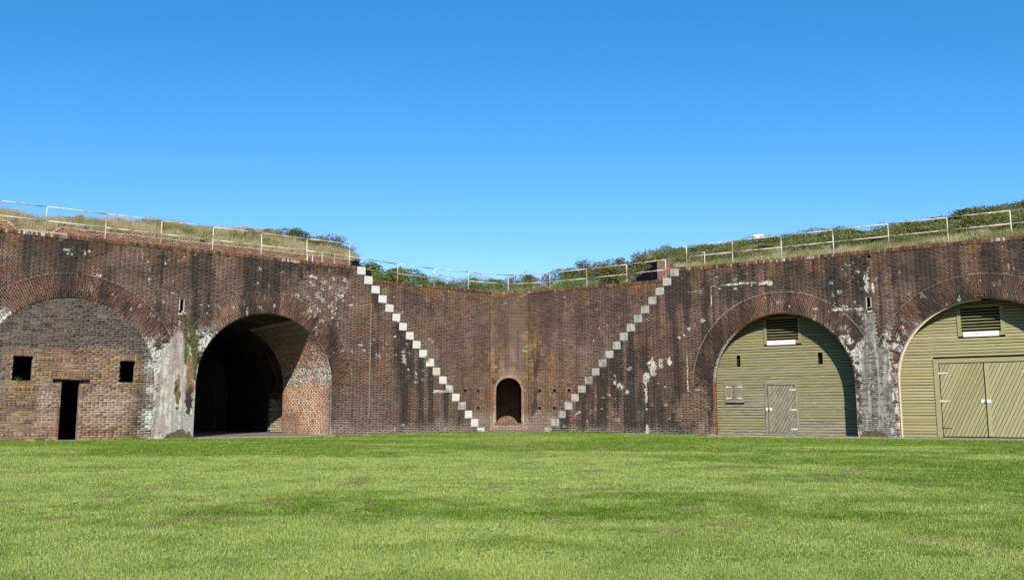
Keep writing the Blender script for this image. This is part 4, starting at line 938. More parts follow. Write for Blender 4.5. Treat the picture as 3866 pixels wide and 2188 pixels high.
for (pa_f, u0, u1, lab) in ((t3, 12.36, 13.56, 'white ORDNANCE STORAGE sign board under the louvre above the single door'), (t4, 19.74, 20.93, 'white ORDNANCE STORAGE sign board under the louvre above the double gate')):
    FB = FB3 if pa_f is t3 else FB4
    s = thing('sign_board', lab, 'sign', FB((u0 + u1) / 2, -.09, 3.84), 'storage signs under the louvres'); mb = MB(); mb.box(FB, u0, u1, -.095, -.066, 3.83, 4.015); mb.build('board_panel', M['white_paint'], s)
    sign_text(s, 'ORDNANCE  STORAGE', FB, (u0 + u1) / 2, 3.895, .085, -.0955, width=.95)

# ================================================================== MIDDLE WALL with doorway
mid = thing('fort_wall', 'brick wall set back between the two staircases, with a small arched doorway', 'brick wall', (0, 46.6, 0))
def on_x(fr): return lambda u: fr.O[0] + fr.t[0] * u
def cseg(fr, u0, u1, iv, ops, seed, ns):
    X_ = on_x(fr); sheet('mortar', fr, mid, u0, u1, -.3, HT, ops, lambda u, z: mortar_color(zoneC(X_(u), z), u, z))
    lay(fr, mid, .0, HT, iv, lambda u, z, r: brick_color(zoneC(X_(u), z), u, z, r), seed=seed, nsingle=ns)
h1 = [(1.50, 1.67, 2.01, 2.20), (.69, .85, 2.01, 2.20), (.69, .85, 1.12, 1.31), (.03, .10, 6.98, 7.12)]
h3 = [(.62, .79, 2.01, 2.20), (1.51, 1.68, 2.01, 2.20), (2.37, 2.55, 2.01, 2.20), (.62, .79, 1.12, 1.31), (1.51, 1.68, 1.12, 1.31)]
h2 = [(1.80, 1.86, 6.98, 7.12)]
def ivs(a, b, hs):
    def f(z):
        iv = [(a, b)]
        for h in hs:
            if h[2] < z < h[3]: iv = subtract(iv, h[0], h[1])
        return iv
    return f
DCx = .95; DR = .665; DZ = 2.13
class _A: pass
def dtop(u): return DZ + math.sqrt(max(0, DR ** 2 - (u - DCx) ** 2))
def iv2(z):
    iv = ivs(0, 1.95, h2)(z); R2 = 1.16; R1 = .79
    if .42 < z < DZ: iv = subtract(iv, DCx - .79, DCx + .79)
    elif DZ <= z < DZ + R2:
        d = z - DZ
        if d > R2 * math.sin(math.radians(38)): h = math.sqrt(R2 ** 2 - d * d)
        elif d > R1 * math.sin(math.radians(38)): h = d / math.tan(math.radians(38))
        else: h = math.sqrt(R1 ** 2 - d * d)
        iv = subtract(iv, DCx - h, DCx + h)
    return iv
cseg(F1, 0, 8.2, ivs(0, 8.2, h1), [rect_open(h) for h in h1], 101, 60)
cseg(F2, 0, 1.95, iv2, [(DCx - DR, DCx + DR, lambda u: .42, dtop)] + [rect_open(h) for h in h2], 102, 100)
cseg(F3, 0, 8.2, ivs(0, 8.2, h3), [rect_open(h) for h in h3], 103, 100)
for fr, hs in ((F1, h1), (F2, h2), (F3, h3)):
    for h in hs: cavity('socket_hole', fr, mid, *h, .22, 0)
da = _A(); da.c = DCx; da.r = DR; da.ta = da.tb = 0
def colD(u, z, r):
    m = len(u); c = mix(np.array([.25, .165, .10]), np.array([.19, .095, .065]), r.uniform(0, 1, m)); return np.clip(c * r.normal(1, .15, m)[:, None], .02, .7)
def colD2(u, z, r):
    m = len(u); c = mix(np.array([.15, .088, .04]), np.array([.10, .060, .05]), ramp(fbm(u * 3, z * 3, 8), .4, .6) * r.uniform(.3, 1, m)); return np.clip(c * r.normal(1, .12, m)[:, None], .02, .7)
ring(F2, mid, da, colD, 40, 104, r0=DR, w=.115, nlen=1, zs=DZ, th=(0, math.pi), proud=.004, thick=.07)
ring(F2, mid, da, colD2, 70, 105, r0=DR + .135, w=.35, nlen=2, zs=DZ, th=(math.radians(38), math.pi - math.radians(38)), proud=.014, thick=.062)
r = np.random.default_rng(106)
for sg in (-1, 1):      # door jamb bricks
    k = 23; z = .42 + (np.arange(k) + .5) * (DZ - .42) / k; L = np.where(np.arange(k) % 2, .115, .10); u = DCx + sg * (DR + L / 2 + .002)
    A = (L / 2 - .004)[:, None] * F2.t; B = np.zeros((k, 3)); B[:, 2] = (DZ - .42) / k / 2 - .005
    make_bricks(mid, F2.arr(u, .003, z), A, B, np.full(k, -.012)[:, None] * F2.n, colD(u, z, r), 30, rng=r)
# passage behind the doorway
mb = MB(); DB = 4.4; sk = -.09; K = 20
prf = [(DCx - DR, .42)] + [(DCx - DR * math.cos(math.pi * i / K), DZ + DR * math.sin(math.pi * i / K)) for i in range(K + 1)] + [(DCx + DR, .42)]
for (p, q), (s, t) in zip(prf[:-1], prf[1:]): mb.poly([F2(p, .004, q), F2(s, .004, t), F2(s + sk, DB, t), F2(p + sk, DB, q)])
mb.build('passage', M['interior'], mid)
mb = MB(); mb.poly([F2(DCx - DR - .2, .0, .42), F2(DCx + DR + .01, .0, .42), F2(DCx + DR + .02, DB, .42), F2(DCx - DR - .2, DB, .42)]); mb.build('passage_floor', M['sand'], mid)
FDb = Frame(F2.O[:2] + F2.n[:2] * DB + F2.t[:2] * sk, F2.t[:2], F2.n[:2])
mb = MB(); mb.poly([FDb(p, .002, q) for p, q in prf]); mb.build('back_wall', M['interior'], mid)
def ivb(z):
    h = DR if z < DZ else math.sqrt(max(0, DR ** 2 - (z - DZ) ** 2)); return [(DCx - h, DCx + h)]
def colB(u, z, r): m = len(u); return np.clip(mix(np.array([.30, .20, .11]), np.array([.22, .13, .08]), r.uniform(0, 1, m)) * r.normal(1, .12, m)[:, None], .02, .7)
lay(FDb, mid, .42, DZ + DR, ivb, colB, seed=107, nsingle=0)
coping(F1, mid, .02, 8.2, None, 80, 111); coping(F2, mid, .02, 1.93, None, 25, 112); coping(F3, mid, .02, 8.2, None, 80, 113)
# threshold course
k = 18; u = .30 + np.arange(k) * .075; A = np.full(k, .033)[:, None] * F2.t; B = np.zeros((k, 3)); B[:, 2] = .03
make_bricks(mid, F2.arr(u, .05, u * 0 + .405), A, B, np.full(k, -.085)[:, None] * F2.n, colD2(u, u * 0, r), 20, rng=r, name='sill_brick')

# ================================================================== STAIRCASES
def stairs(fr, us, label, seed, dirty, depth):
    st = thing('stone_staircase', label, 'staircase', fr(us[18] - .2, 1.0, .08), 'stone staircases flanking the middle wall'); r = np.random.default_rng(seed); sgn = 1
    for k in range(19):
        u1 = us[k]; u0 = u1 - BWD; z1 = ztk[k]; z0 = max(z1 - BHT, .02) if k < 18 else .0
        mb = MB(); j = lambda: r.normal(0, .007)
        q = [(u0 + j(), -.022 + j() * .5, z0 + j()), (u1 + j(), -.022 + j() * .5, z0 + j()), (u1, depth, z0), (u0, depth, z0), (u0 + j(), -.022, z1 + j()), (u1 + j(), -.022, z1 + j()), (u1, depth, z1), (u0, depth, z1)]
        mb.hexa([fr(*p) for p in q]); c = np.array([.50, .485, .43]) * r.normal(1, .05) if not dirty else np.array([.30, .285, .25]) * r.normal(1, .12)
        if not dirty and k == 11: c = c * (.95, .88, .68)
        o = mb.build('step', M['step'], st, color=tuple(c), bevel=.012); o.color[3] = (.25 if not dirty else .85) if not (not dirty and k in (13, 15)) else .95
    mb = MB()     # brickwork between and below the stones, behind the face
    for k in range(19):
        u1 = us[k] - (.01 if k < 18 else 0); z1 = ztk[k] - BHT + .004
        if z1 > 0: mb.box(fr, us[k] - BWD + .004, us[k] - .002 if k == 0 else us[k - 1] - BWD - .002, .05, depth - .02, -.2, z1)
    mb.build('stair_core', M['interior'], st); return st
def m_step():
    m, nt, b = new_mat('granite_step', .85, .15); oi = nt.nodes.new('ShaderNodeObjectInfo'); pos = geo_pos(nt)
    cx = nt.nodes.new('ShaderNodeCombineXYZ'); nt.links.new(math_(nt, 'MULTIPLY', oi.outputs['Random'], 50.0), cx.inputs[0]); v = nt.nodes.new('ShaderNodeVectorMath'); v.operation = 'ADD'; nt.links.new(pos, v.inputs[0]); nt.links.new(cx.outputs[0], v.inputs[1])
    f = noise(nt, 1.0, 4, scaled(nt, v.outputs[0], (6, 6, 2.2)), .6); sp = noise(nt, 55, 2, pos)
    th = math_(nt, 'SUBTRACT', .86, math_(nt, 'MULTIPLY', oi.outputs['Alpha'], .42)); msk = mapr(nt, math_(nt, 'SUBTRACT', f, th), -.03, .14)
    c = mixrgb(nt, math_(nt, 'MULTIPLY', msk, .75), oi.outputs['Color'], (.10, .088, .075)); c = mixrgb(nt, mapr(nt, sp, .35, .7, 0, .25), c, (.30, .29, .27))
    nt.links.new(c, b.inputs['Base Color']); bump(nt, b, sp, .3, .006); return m
M['step'] = m_step()
stairs(FL, uLk, 'left flight of clean white stone steps set into the brick wall', 121, False, 3.05)
stairs(FR, uRk, 'right flight of grey stained stone steps set into the brick wall', 122, True, 2.75)

# ================================================================== TERREPLEIN, retaining wall, banks
zt = 7.30; mb = MB()
pts = [FL(30, .05, zt), FL(8.8, .05, zt), FL(8.8, 3.05, zt), CA + (zt,), CB + (zt,), CC + (zt,), CD + (zt,), FR(8.5, 2.75, zt), FR(8.5, .05, zt), FR(28, .05, zt), (60, 60, zt), (60, 95, zt), (-60, 95, zt), (-60, 60, zt)]
mb.poly(pts); o = mb.build('terreplein', M['earth']); o['kind'] = 'structure'
ret = thing('retaining_wall', 'low orange-brown brick wall holding the grassy bank behind the left railing', 'brick wall', FL(15, 9, zt))
FRt = Frame(FL.O[:2] + FL.n[:2] * 9.0, FL.t[:2], FL.n[:2])
def rt_top(u): return 9.36 if u < 19.2 or u > 21.4 else (9.36 - .75 * ramp(u, 19.2, 20.2) + .72 * ramp(u, 20.6, 21.39) )
def colRt(u, z, r): m = len(u); c = mix(np.array([.19, .095, .05]), np.array([.15, .065, .045]), r.uniform(0, 1, m)); c = mix(c, np.array([.24, .13, .055]), (fbm(u * 2, z * 3, 7) > .5) * .7 * r.uniform(0, 1, m)); return np.clip(c * r.normal(1, .18, m)[:, None], .02, .6)
sheet('mortar', FRt, ret, 4.75, 34, zt - .1, lambda u: float(rt_top(u)), [], lambda u, z: MO[None] * (.75 + .5 * fbm(u * 3, z * 3, 4)[:, None]) * (1.05, 1, .92))
_uu = np.arange(4.75, 34, .02); _tt = np.array([float(rt_top(x)) for x in _uu])
def ivr(z):
    k = _tt > z + .04; out = []; i = 0
    while i < len(k):
        if k[i]:
            j = i
            while j + 1 < len(k) and k[j + 1]: j += 1
            out.append((_uu[i], _uu[j])); i = j
        i += 1
    return out
lay(FRt, ret, zt + .02, 9.33, ivr, colRt, seed=131, nsingle=300, bond='common', L=.225)
mb = MB(); Ye = np.array(FRt(4.75, 0, 0)); p = [Ye + np.array([.02 * i * 2.2, i * 2.2, 0]) for i in range(2)]
mb.hexa([tuple(Ye + np.array(v)) for v in ((0, 0, zt), (-.3, .3, zt), (-.1, 6, zt), (.35, 6, zt), (-.02, 0, 9.35), (-.3, .3, 9.35), (-.1, 6, 9.7), (.1, 6, 9.7))]); mb.build('end_wall', M['interior'], ret)
mb = MB(); mb.box(FL, 19.2, 21.0, 7.6, 8.9, zt, 8.820); mb.build('platform_curb', M['stone'], ret, color=(.33, .29, .22), bevel=.02)
# end pier of the right bank
pier = thing('brick_pier', 'short brick pier at the left end of the right bank', 'brick wall', FR(5.6, 5.5, zt))
FP = Frame(FR.O[:2] + FR.n[:2] * 5.5, FR.t[:2], FR.n[:2])
sheet('mortar', FP, pier, 5.07, 6.25, zt, 8.78, [], lambda u, z: MO[None] * (.9 + .3 * fbm(u * 3, z * 3, 4)[:, None]))
lay(FP, pier, zt, 8.78, lambda z: [(5.07, 6.25)], lambda u, z, r: np.clip(mix(np.array([.17, .07, .05]), np.array([.13, .06, .04]), r.uniform(0, 1, len(u))) * r.normal(1, .15, len(u))[:, None], .02, .5), seed=132, nsingle=120)
Pp = np.array(FP(5.07, 0, 0)); Q = np.array(FP(6.25, 0, 0)); mb = MB()
mb.hexa([tuple(Pp + np.array(v)) for v in ((0, .02, zt), (.45, .3, zt), (.45, 12, zt), (0, 12, zt), (0, .02, 8.72), (.45, .3, 8.72), (.45, 12, 9.3), (0, 12, 9.3))]); mb.build('wing_wall', M['interior'], pier)
mb = MB(); mb.box(FP, 5.3, 6.25, .06, .6, zt, 8.74); mb.build('pier_core', M['interior'], pier)

def heightfield(name, fr, us, ns, hf, ok=None):
    U, Nn = np.meshgrid(us, ns); h = hf(U, Nn); P = fr.O + U[..., None] * fr.t + Nn[..., None] * fr.n; P[..., 2] = h
    nu = len(us); i, j = np.meshgrid(np.arange(nu - 1), np.arange(len(ns) - 1)); q = (j * nu + i).ravel(); F = np.stack([q, q + 1, q + nu + 1, q + nu], 1)
    if ok is not None:
        c = ok(U, Nn).ravel(); F = F[c[F].all(1)]
    me = raw_mesh(name, P.reshape(-1, 3), F, mat=M['earth'], smooth=True); o = link(name, me); o['kind'] = 'structure'; return o
lzu = [3.2, 4.5, 6.3, 7.9, 10.3, 13, 16, 18.1, 19.4, 20.4, 21.5, 30]; lzz = [9.6, 9.95, 10.25, 10.4, 10.4, 10.25, 10.2, 10.1, 9.8, 9.9, 9.9, 10.0]
def hL(u, n):
    zc = np.interp(u, lzu, lzz) + (fbm(u * 1.2, n * .8, 601) - .5) * .25; base = np.array([float(rt_top(x)) for x in np.ravel(u)]).reshape(np.shape(u)) - .04
    return base + (zc - base) * ramp(n, 9.05, 11.3) - .25 * np.clip(n - 13.5, 0, 10) * .3
okL = lambda u, n: u > 4.72 - .70 * (n - 9)
heightfield('bank_left', FL, np.arange(-4, 34, .4), np.array([9.02, 9.3, 9.7, 10.1, 10.6, 11.1, 11.7, 12.5, 13.5, 15, 17, 20]), hL, okL)
def hR(u, n):
    fade = np.where(n < 5.6, ramp(u, 6.2, 7.4), 1.0)
    z = 7.30 + (np.clip(n - .5, 0, 8.2) * .275 + (fbm(u * .9, n * .9, 602) - .5) * .22 * ramp(n, .5, 2)) * fade + .012 * np.clip(u - 12, 0, 20) * ramp(n, 3, 8)
    return z - .1 * np.clip(n - 10, 0, 20)
okR = lambda u, n: (u > 5.25 - .655 * (n - 5.5)) & ((u > 6.2) | (n > 5.5))
heightfield('bank_right', FR, np.arange(-3, 32, .35), np.concatenate([np.arange(.45, 10, .45), [11, 12.5, 14, 17, 20]]), hR, okR)
FW = Frame((0, 0), (1, 0), (0, 1))
def hC(x, y): return 7.28 + ramp(y, 50, 58) * (1.55 + .07 * np.clip(x + 2, 0, 12) + .10 * np.clip(-x - 5, 0, 6)) + (fbm(x * .6, y * .6, 603) - .5) * .3 * ramp(y, 50, 54)
heightfield('bank_middle', FW, np.arange(-22, 22, .8), np.arange(49.5, 80, 1.2), hC)

# long dry grass on the banks
def bank_grass(name, label, fr, u0, u1, n0, n1, hf, ok, count, h, seed, green):
    r = np.random.default_rng(seed); u = r.uniform(u0, u1, count); n = r.uniform(n0, n1, count); k = ok(u, n) if ok else np.ones(count, bool)
    k &= fbm(u * 1.1, n * 1.3, seed) > .36; u, n = u[k], n[k]; m = len(u); P = fr.arr(u, n, hf(u, n) - .02)
    g = fbm(u * .9, n * 1.1, seed + 5, 3); tuft = fbm(u * 2.5, n * 2.5, seed + 6, 2)
    H = h * (.35 + .9 * tuft) * r.uniform(.5, 1.15, m); W_ = r.uniform(.010, .022, m)
    c = mix(np.array([.56, .47, .27]), np.array([.23, .26, .08]), np.clip(ramp(g, .42, .6) * .8 + green + r.uniform(-.25, .25, m), 0, 1)); c = mix(c, np.array([.34, .25, .15]), (r.uniform(0, 1, m) > .75) * .7)
    o = link(name, blades(name, P, H, W_, np.clip(c * r.normal(1, .2, m)[:, None], .01, .6), .7, seed)); tag(o, label, 'grass', kind='stuff')
bank_grass('bank_grass', 'tall dry grass on the bank behind the left railing', FL, 3.0, 28, 9.1, 13.0, hL, okL, 170000, .62, 611, -.12)
bank_grass('bank_grass', 'mixed green and dry grass on the slope behind the right railing', FR, 2.5, 26, .9, 10.5, hR, okR, 210000, .34, 612, .18)
bank_grass('bank_grass', 'rough grass on the bank behind the middle railing', FW, -16, 16, 51, 62, hC, None, 60000, .35, 613, .1)

def scrub(name, label, fr, u0, u1, n0, n1, hf, ok, count, h, seed, tones):
    r = np.random.default_rng(seed); u = r.uniform(u0, u1, count); n = r.uniform(n0, n1, count); k = ok(u, n) if ok else np.ones(count, bool); f = fbm(u * .8, n * .9, seed, 3); k &= f > .44; u, n, f = u[k], n[k], f[k]; m = len(u)
    hh = h * ramp(f, .42, .68) * (.6 + .8 * vn(u * 2.2, n * 2.2, seed + 1)); P = fr.arr(u, n, hf(u, n) + hh * r.uniform(0, 1, m) ** .5)
    a = r.normal(0, 1, (m, 3)); a /= np.linalg.norm(a, axis=1)[:, None]; b = np.cross(a, r.normal(0, 1, (m, 3))); b /= np.linalg.norm(b, axis=1)[:, None]; s_ = r.uniform(.022, .055, m)[:, None]
    V = np.stack([P - a * s_, P - b * s_ * .5, P + a * s_, P + b * s_ * .5], 1).reshape(-1, 3); c = mix(np.array(tones[0]), np.array(tones[1]), r.uniform(0, 1, m)); c = mix(c, np.array(tones[2]), (r.uniform(0, 1, m) > .84) * .8)
    o = link(name, raw_mesh(name, V, np.arange(m * 4).reshape(m, 4), np.clip(c * r.normal(1, .2, m)[:, None], .01, .5), mat=M['leaf'])); tag(o, label, 'scrub', kind='stuff')
scrub('low_scrub', 'continuous low green and brown scrub over the right bank', FR, 2.6, 26, 2.2, 10.5, hR, okR, 170000, .62, 621, ((.11, .15, .04), (.22, .25, .08), (.24, .17, .09)))
scrub('low_scrub', 'leafy scrub filling the bank behind the middle railing', FW, -15, 14, 53, 62, hC, None, 110000, 1.0, 622, ((.10, .16, .035), (.21, .26, .07), (.22, .15, .08)))
scrub('low_scrub', 'patches of weeds among the dry grass of the left bank', FL, 3.0, 27, 9.3, 13, hL, okL, 30000, .42, 623, ((.13, .16, .05), (.25, .24, .10), (.22, .15, .09)))

# ------------------------------------------------------------------ shrubs
def leaf_cloud(seed, nleaf, size, tone, clumps=9, flat=.75):
    r = np.random.default_rng(seed); cs = []
    for i in range(clumps):
        a = r.uniform(0, 6.28); d = r.uniform(0, .36); cs.append((d * math.cos(a), d * math.sin(a), r.uniform(.18, .72) - d * .35, r.uniform(.13, .25)))
    V = []; C = []
    for i in range(nleaf):
        c = cs[int(r.integers(len(cs)))]; v = r.normal(0, 1, 3); v /= np.linalg.norm(v); rad = c[3] * r.uniform(.45, 1.05) ** .7
        if r.uniform() < .06: rad *= r.uniform(1.1, 1.7)
        p = np.array(c[:3]) + v * rad * (1, 1, .9); p[2] = max(p[2], .01)
        a = r.normal(0, 1, 3); a /= np.linalg.norm(a); b = np.cross(a, r.normal(0, 1, 3)); b /= np.linalg.norm(b); s = size * r.uniform(.6, 1.3)
        V += [p - a * s, p - b * s * .5, p + a * s, p + b * s * .5]
        k = r.uniform(); cc = np.array(tone[0]) * (1 - k) + np.array(tone[1]) * k
        if r.uniform() < tone[3]: cc = np.array(tone[2])
        C.append(cc * r.normal(1, .22))
    return raw_mesh('foliage', np.array(V), np.arange(nleaf * 4).reshape(nleaf, 4), np.clip(np.array(C), .01, .5), mat=M['leaf']), cs
def stem_mesh(cs, seed):
    r = random.Random(seed); mb = MB()
    for c in cs:
        b = (r.uniform(-.05, .05), r.uniform(-.05, .05), -.05); mb.tube(b, (c[0] * .6, c[1] * .6, c[2] * .55), .012, 4, .008); mb.tube((c[0] * .6, c[1] * .6, c[2] * .55), (c[0] * 1.1, c[1] * 1.1, c[2] + c[3]), .008, 4, .003)
        for _ in range(3):
            v = Vector((r.uniform(-1, 1), r.uniform(-1, 1), r.uniform(.2, 1))).normalized() * (c[3] * r.uniform(1.0, 1.5)); mb.tube((c[0], c[1], c[2]), (c[0] + v.x, c[1] + v.y, c[2] + v.z), .005, 3, .002)
    me = bpy.data.meshes.new('stems'); me.from_pydata(mb.v, [], mb.f); me.materials.append(M['twig']); return me
GRN = ((.12, .165, .040), (.25, .295, .080), (.28, .22, .10), .14); BRN = ((.14, .165, .05), (.28, .26, .11), (.24, .14, .08), .25); BRT = ((.12, .20, .035), (.22, .29, .07), (.23, .21, .08), .08)
KIND = {}
for nm, tone, nl, sz, cl in (('dense', GRN, 2600, .032, 12), ('brown', BRN, 1900, .030, 10), ('bright', BRT, 2200, .032, 12), ('sparse', BRN, 650, .028, 8), ('dense2', GRN, 2600, .030, 11), ('brown2', BRN, 1900, .028, 11)):
    me, cs = leaf_cloud(hash(nm) % 1 + len(nm) * 7 + nl, nl, sz, tone, cl); KIND[nm] = (me, stem_mesh(cs, nl))
def shrub(kind, loc, w, h, label, rot, group=None, ws=1.0):
    s = thing('shrub', label, 'shrub', loc, group); w *= ws; d = w * .9; f, t = KIND[kind]
    for nm, me in (('foliage', f), ('stems', t)):
        o = bpy.data.objects.new(nm, me); COL.objects.link(o); o.parent = s; o.scale = (w, d or w, h); o.rotation_euler = (0, 0, rot)
L_ = lambda u, n, dz=0: (*FL(u, n, 0)[:2], float(hL(np.array([u]), np.array([n]))[0]) - .06 + dz)
R_ = lambda u, n, dz=0: (*FR(u, n, 0)[:2], float(hR(np.array([u]), np.array([n]))[0]) - .06 + dz)
C_ = lambda x, y, dz=0: (x, y, float(hC(np.array([x]), np.array([y]))[0]) - .06 + dz)
rr_ = random.Random(4)
LEFTS = [('dense', 7.2, 11.2, 1.9, 1.05, 'round dark shrub on the left bank, highest of the clump near the railing end'), ('brown', 8.4, 11.4, 1.5, .75, 'brown-green shrub left of the round one on the left bank'), ('dense2', 6.1, 10.9, 1.8, 1.0, 'dark shrub just right of the round one on the left bank'),
         ('brown2', 5.0, 10.9, 1.9, 1.25, 'leafy shrub above the end of the retaining wall'), ('brown', 4.2, 10.7, 1.5, .95, 'last trailing shrub at the right tip of the left bank'), ('sparse', 11.2, 11.6, .9, .62, 'thin reddish sprig alone on the middle of the left bank'), ('sparse', 16.1, 11.6, .8, .55, 'small dark tuft shrub above the long grass of the left bank'),
         ('sparse', 20.3, 11.5, 1.2, .6, 'low scrubby shrub at the far left of the left bank'), ('brown2', 9.7, 11.3, 1.2, .6, 'low shrub where the left bank grass turns green')]
for k, u, n, w, h, lb in LEFTS: shrub(k, L_(u, n), w, h * 1.05, lb, rr_.uniform(0, 6), 'shrubs on the left bank', 1.1)
MIDS = [('bright', -9.6, 59, 3.2, 1.7, 'bright green bush just right of the top of the left staircase'), ('dense', -7.7, 59, 2.6, 1.6, 'green rounded bush between the first two middle posts'), ('bright', -6.2, 59, 2.2, 1.25, 'low green bush under the second middle post'), ('dense2', -4.9, 59, 1.9, .95, 'small dome bush beside the third middle post'),
        ('sparse', -3.7, 59.4, 1.8, 1.0, 'thin leafy bush left of the middle corner'), ('brown', -2.5, 59, 2.0, 1.0, 'mixed bush ending at the fourth middle post'), ('bright', -1.3, 59, 1.8, .95, 'short green bush directly above the arched doorway'), ('sparse', .0, 59.2, 2.0, 1.35, 'twiggy bush sticking up at the corner of the middle railing'),
        ('brown', 1.2, 59, 2.1, 1.2, 'brownish bush right of the middle corner post'), ('sparse', 2.5, 59.2, 2.0, 1.35, 'tall loose bush halfway along the right half of the middle railing'), ('dense', 3.8, 59, 2.2, 1.25, 'dark green bush beside the loose tall one'), ('brown2', 5.0, 59, 2.3, 1.65, 'bush rising at the start of the right-hand thicket'),
        ('dense2', 6.2, 59.3, 2.4, 1.85, 'dark topped bush in the thicket behind the railing'), ('brown', 7.3, 59, 2.5, 1.95, 'reddish brown bush in the middle of the thicket'), ('brown2', 8.5, 59, 2.4, 2.0, 'brown bush just left of the brick pier'), ('dense', 9.8, 60, 2.8, 2.4, 'tallest bush of the thicket, behind the brick pier'),
        ('brown', 6.6, 55.5, 2.4, 1.2, 'lower front bush of the thicket'), ('brown2', 8.0, 53.5, 2.0, 1.1, 'low front bush below the brick pier wall')]
for k, x, y, w, h, lb in MIDS: shrub(k, C_(x, y, .25), w, h * 1.15, lb, rr_.uniform(0, 6), 'bushes behind the middle railing', 1.3)
RTS = [('sparse', 4.2, 9.2, 1.5, .8, 'wispy bush over the brick pier'), ('dense', 5.0, 8.8, 1.7, .75, 'green bush behind the brick pier top'), ('dense2', 6.2, 8.9, 1.9, .95, 'dark bush at the end post of the right railing'), ('sparse', 6.6, 9.0, 1.5, 1.05, 'tall wispy bush over the end of the right top rail'), ('dense', 7.6, 8.8, 1.9, .6, 'low bush between the first two right-hand posts'), ('brown', 8.7, 8.6, 1.7, .6, 'brown low bush below the KEEP OFF SLOPE sign'),
       ('dense', 10.0, 8.8, 2.0, .75, 'green bush right of the KEEP OFF SLOPE sign'), ('dense2', 11.4, 8.9, 2.1, .8, 'dark bush behind the third right-hand post'), ('dense', 12.9, 8.9, 2.0, .7, 'green bush between the third and fourth right-hand posts'), ('dense2', 14.4, 9.0, 2.0, .75, 'leafy bush above the fourth right-hand post'), ('sparse', 15.6, 9.0, 1.6, .95, 'reddish wispy bush breaking the skyline above the drain slot'),
       ('dense', 16.9, 9.0, 2.1, .75, 'green bush left of the fifth right-hand post'), ('dense2', 18.2, 9.0, 2.2, 1.0, 'dark bush rising beyond the fifth right-hand post'), ('dense', 19.4, 9.0, 2.3, 1.2, 'large dark bush before the last right-hand post'), ('dense2', 20.7, 9.0, 2.3, 1.2, 'large bush behind the last right-hand post'), ('dense', 22.0, 9.0, 2.4, 1.3, 'big green bush at the far right skyline'), ('brown', 23.5, 9.0, 2.3, 1.2, 'brown-green bush cut by the right edge'),
       ('dense', 7.7, 4.6, 1.7, .45, 'low green plant on the slope by the stair handrail'), ('brown', 10.6, 5.4, 1.9, .5, 'low brown plant on the slope under the sign'), ('dense2', 13.6, 5.0, 2.2, .55, 'spreading plant on the slope above the boarded arch crown'), ('dense', 15.6, 4.5, 2.2, .6, 'dark spreading plant on the slope above the drain'), ('brown', 17.9, 5.2, 2.3, .6, 'spreading plant on the slope beside the fifth post'),
       ('dense2', 19.8, 5.6, 2.3, .7, 'thick plant on the upper slope near the last post'), ('brown2', 12.0, 6.6, 1.9, .5, 'scrubby plant high on the slope in the middle'), ('dense', 21.6, 4.4, 2.0, .5, 'low plant on the slope at the right edge')]
for k, u, n, w, h, lb in RTS: shrub(k, R_(u, n), w, h * .95, lb, rr_.uniform(0, 6), 'shrubs on the right bank', 1.35)

# ================================================================== RAILINGS
RR = .023
def railing(label, pts, zb, zm, ztop, loc, over=(None, None), mats=None, extra=None):
    rl = thing('railing', label, 'railing', loc, 'pipe railings on the wall tops'); m = mats or M['rail']
    for p in pts:
        mb = MB(); mb.tube((p[0], p[1], zb), (p[0], p[1], ztop), RR, 8); mb.build('post', m, rl, smooth=True)
    ch = ([over[0]] if over[0] else []) + list(pts) + ([over[1]] if over[1] else [])
    for nm, z, chain in (('top_rail', ztop, ch), ('mid_rail', zm, pts)):
        mb = MB()
        for a, b in zip(chain[:-1], chain[1:]): mb.tube((a[0], a[1], z), (b[0], b[1], z), RR, 8)
        mb.build(nm, m, rl, smooth=True)
    return rl
railing('white pipe railing along the top of the left wall', [FL(u, .17, 0)[:2] for u in [9.17 + 2.0 * k for k in range(11)]], 7.28, 7.83, 8.35, FL(15, .17, 7.3), over=(FL(8.95, .17, 0)[:2], None))
railing('white pipe railing along the top of the right wall', [FR(u, .17, 0)[:2] for u in [8.89 + 2.115 * k for k in range(10)]], 7.28, 7.87, 8.36, FR(15, .17, 7.3), over=(FR(8.62, .17, 0)[:2], None))
mp = [FL(8.62, 2.85, 0)[:2], (-5.71, 43.34), (-4.01, 44.82), (-2.29, 45.85), (-.2, 46.95), (2.01, 46.21), (3.86, 44.9), (5.74, 43.5), (7.45, 42.35)]
mrl = railing('pipe railing along the middle wall between the staircases', [(a, b + (.25 if 0 < i < 8 else 0)) for i, (a, b) in enumerate(mp)], 7.28, 7.84, 8.33, (0, 46.9, 7.3), over=(FL(10.1, 2.85, 0)[:2], FR(9.35, 2.75, 0)[:2]))
for u in (9.75, 10.0): mb = MB(); mb.tube(FL(u, 2.8, 7.28), FL(u, 2.8, 8.2), .022, 8); mb.build('end_post', M['rail'], mrl, smooth=True)
def handrail(label, fr, us, n, z):
    h = thing('handrail', label, 'handrail', fr(us[0], n, 7.3)); a, b, c = us
    mb = MB(); mb.tube(fr(a, n, 7.3), fr(b, n, z), .02, 8); mb.tube(fr(b, n, z), fr(c, n, z), .02, 8); mb.build('rail', M['rail_old'], h, smooth=True)
    mb = MB(); mb.tube(fr(c, n, 7.3), fr(c, n, z), .02, 8); mb.build('post', M['rail_old'], h, smooth=True); mb = MB(); mb.tube(fr(c + .14, n, 7.3), fr(c + .14, n, z - .02), .02, 8); mb.tube(fr(c, n, z), fr(c + .14, n, z - .02), .02, 8); mb.build('post', M['rail'], h, smooth=True)
handrail('rusty bent handrail at the top of the left staircase', FL, (8.75, 9.15, 9.72), 1.5, 8.12)
handrail('rusty bent handrail at the top of the right staircase', FR, (8.05, 8.62, 9.08), 1.5, 8.26)

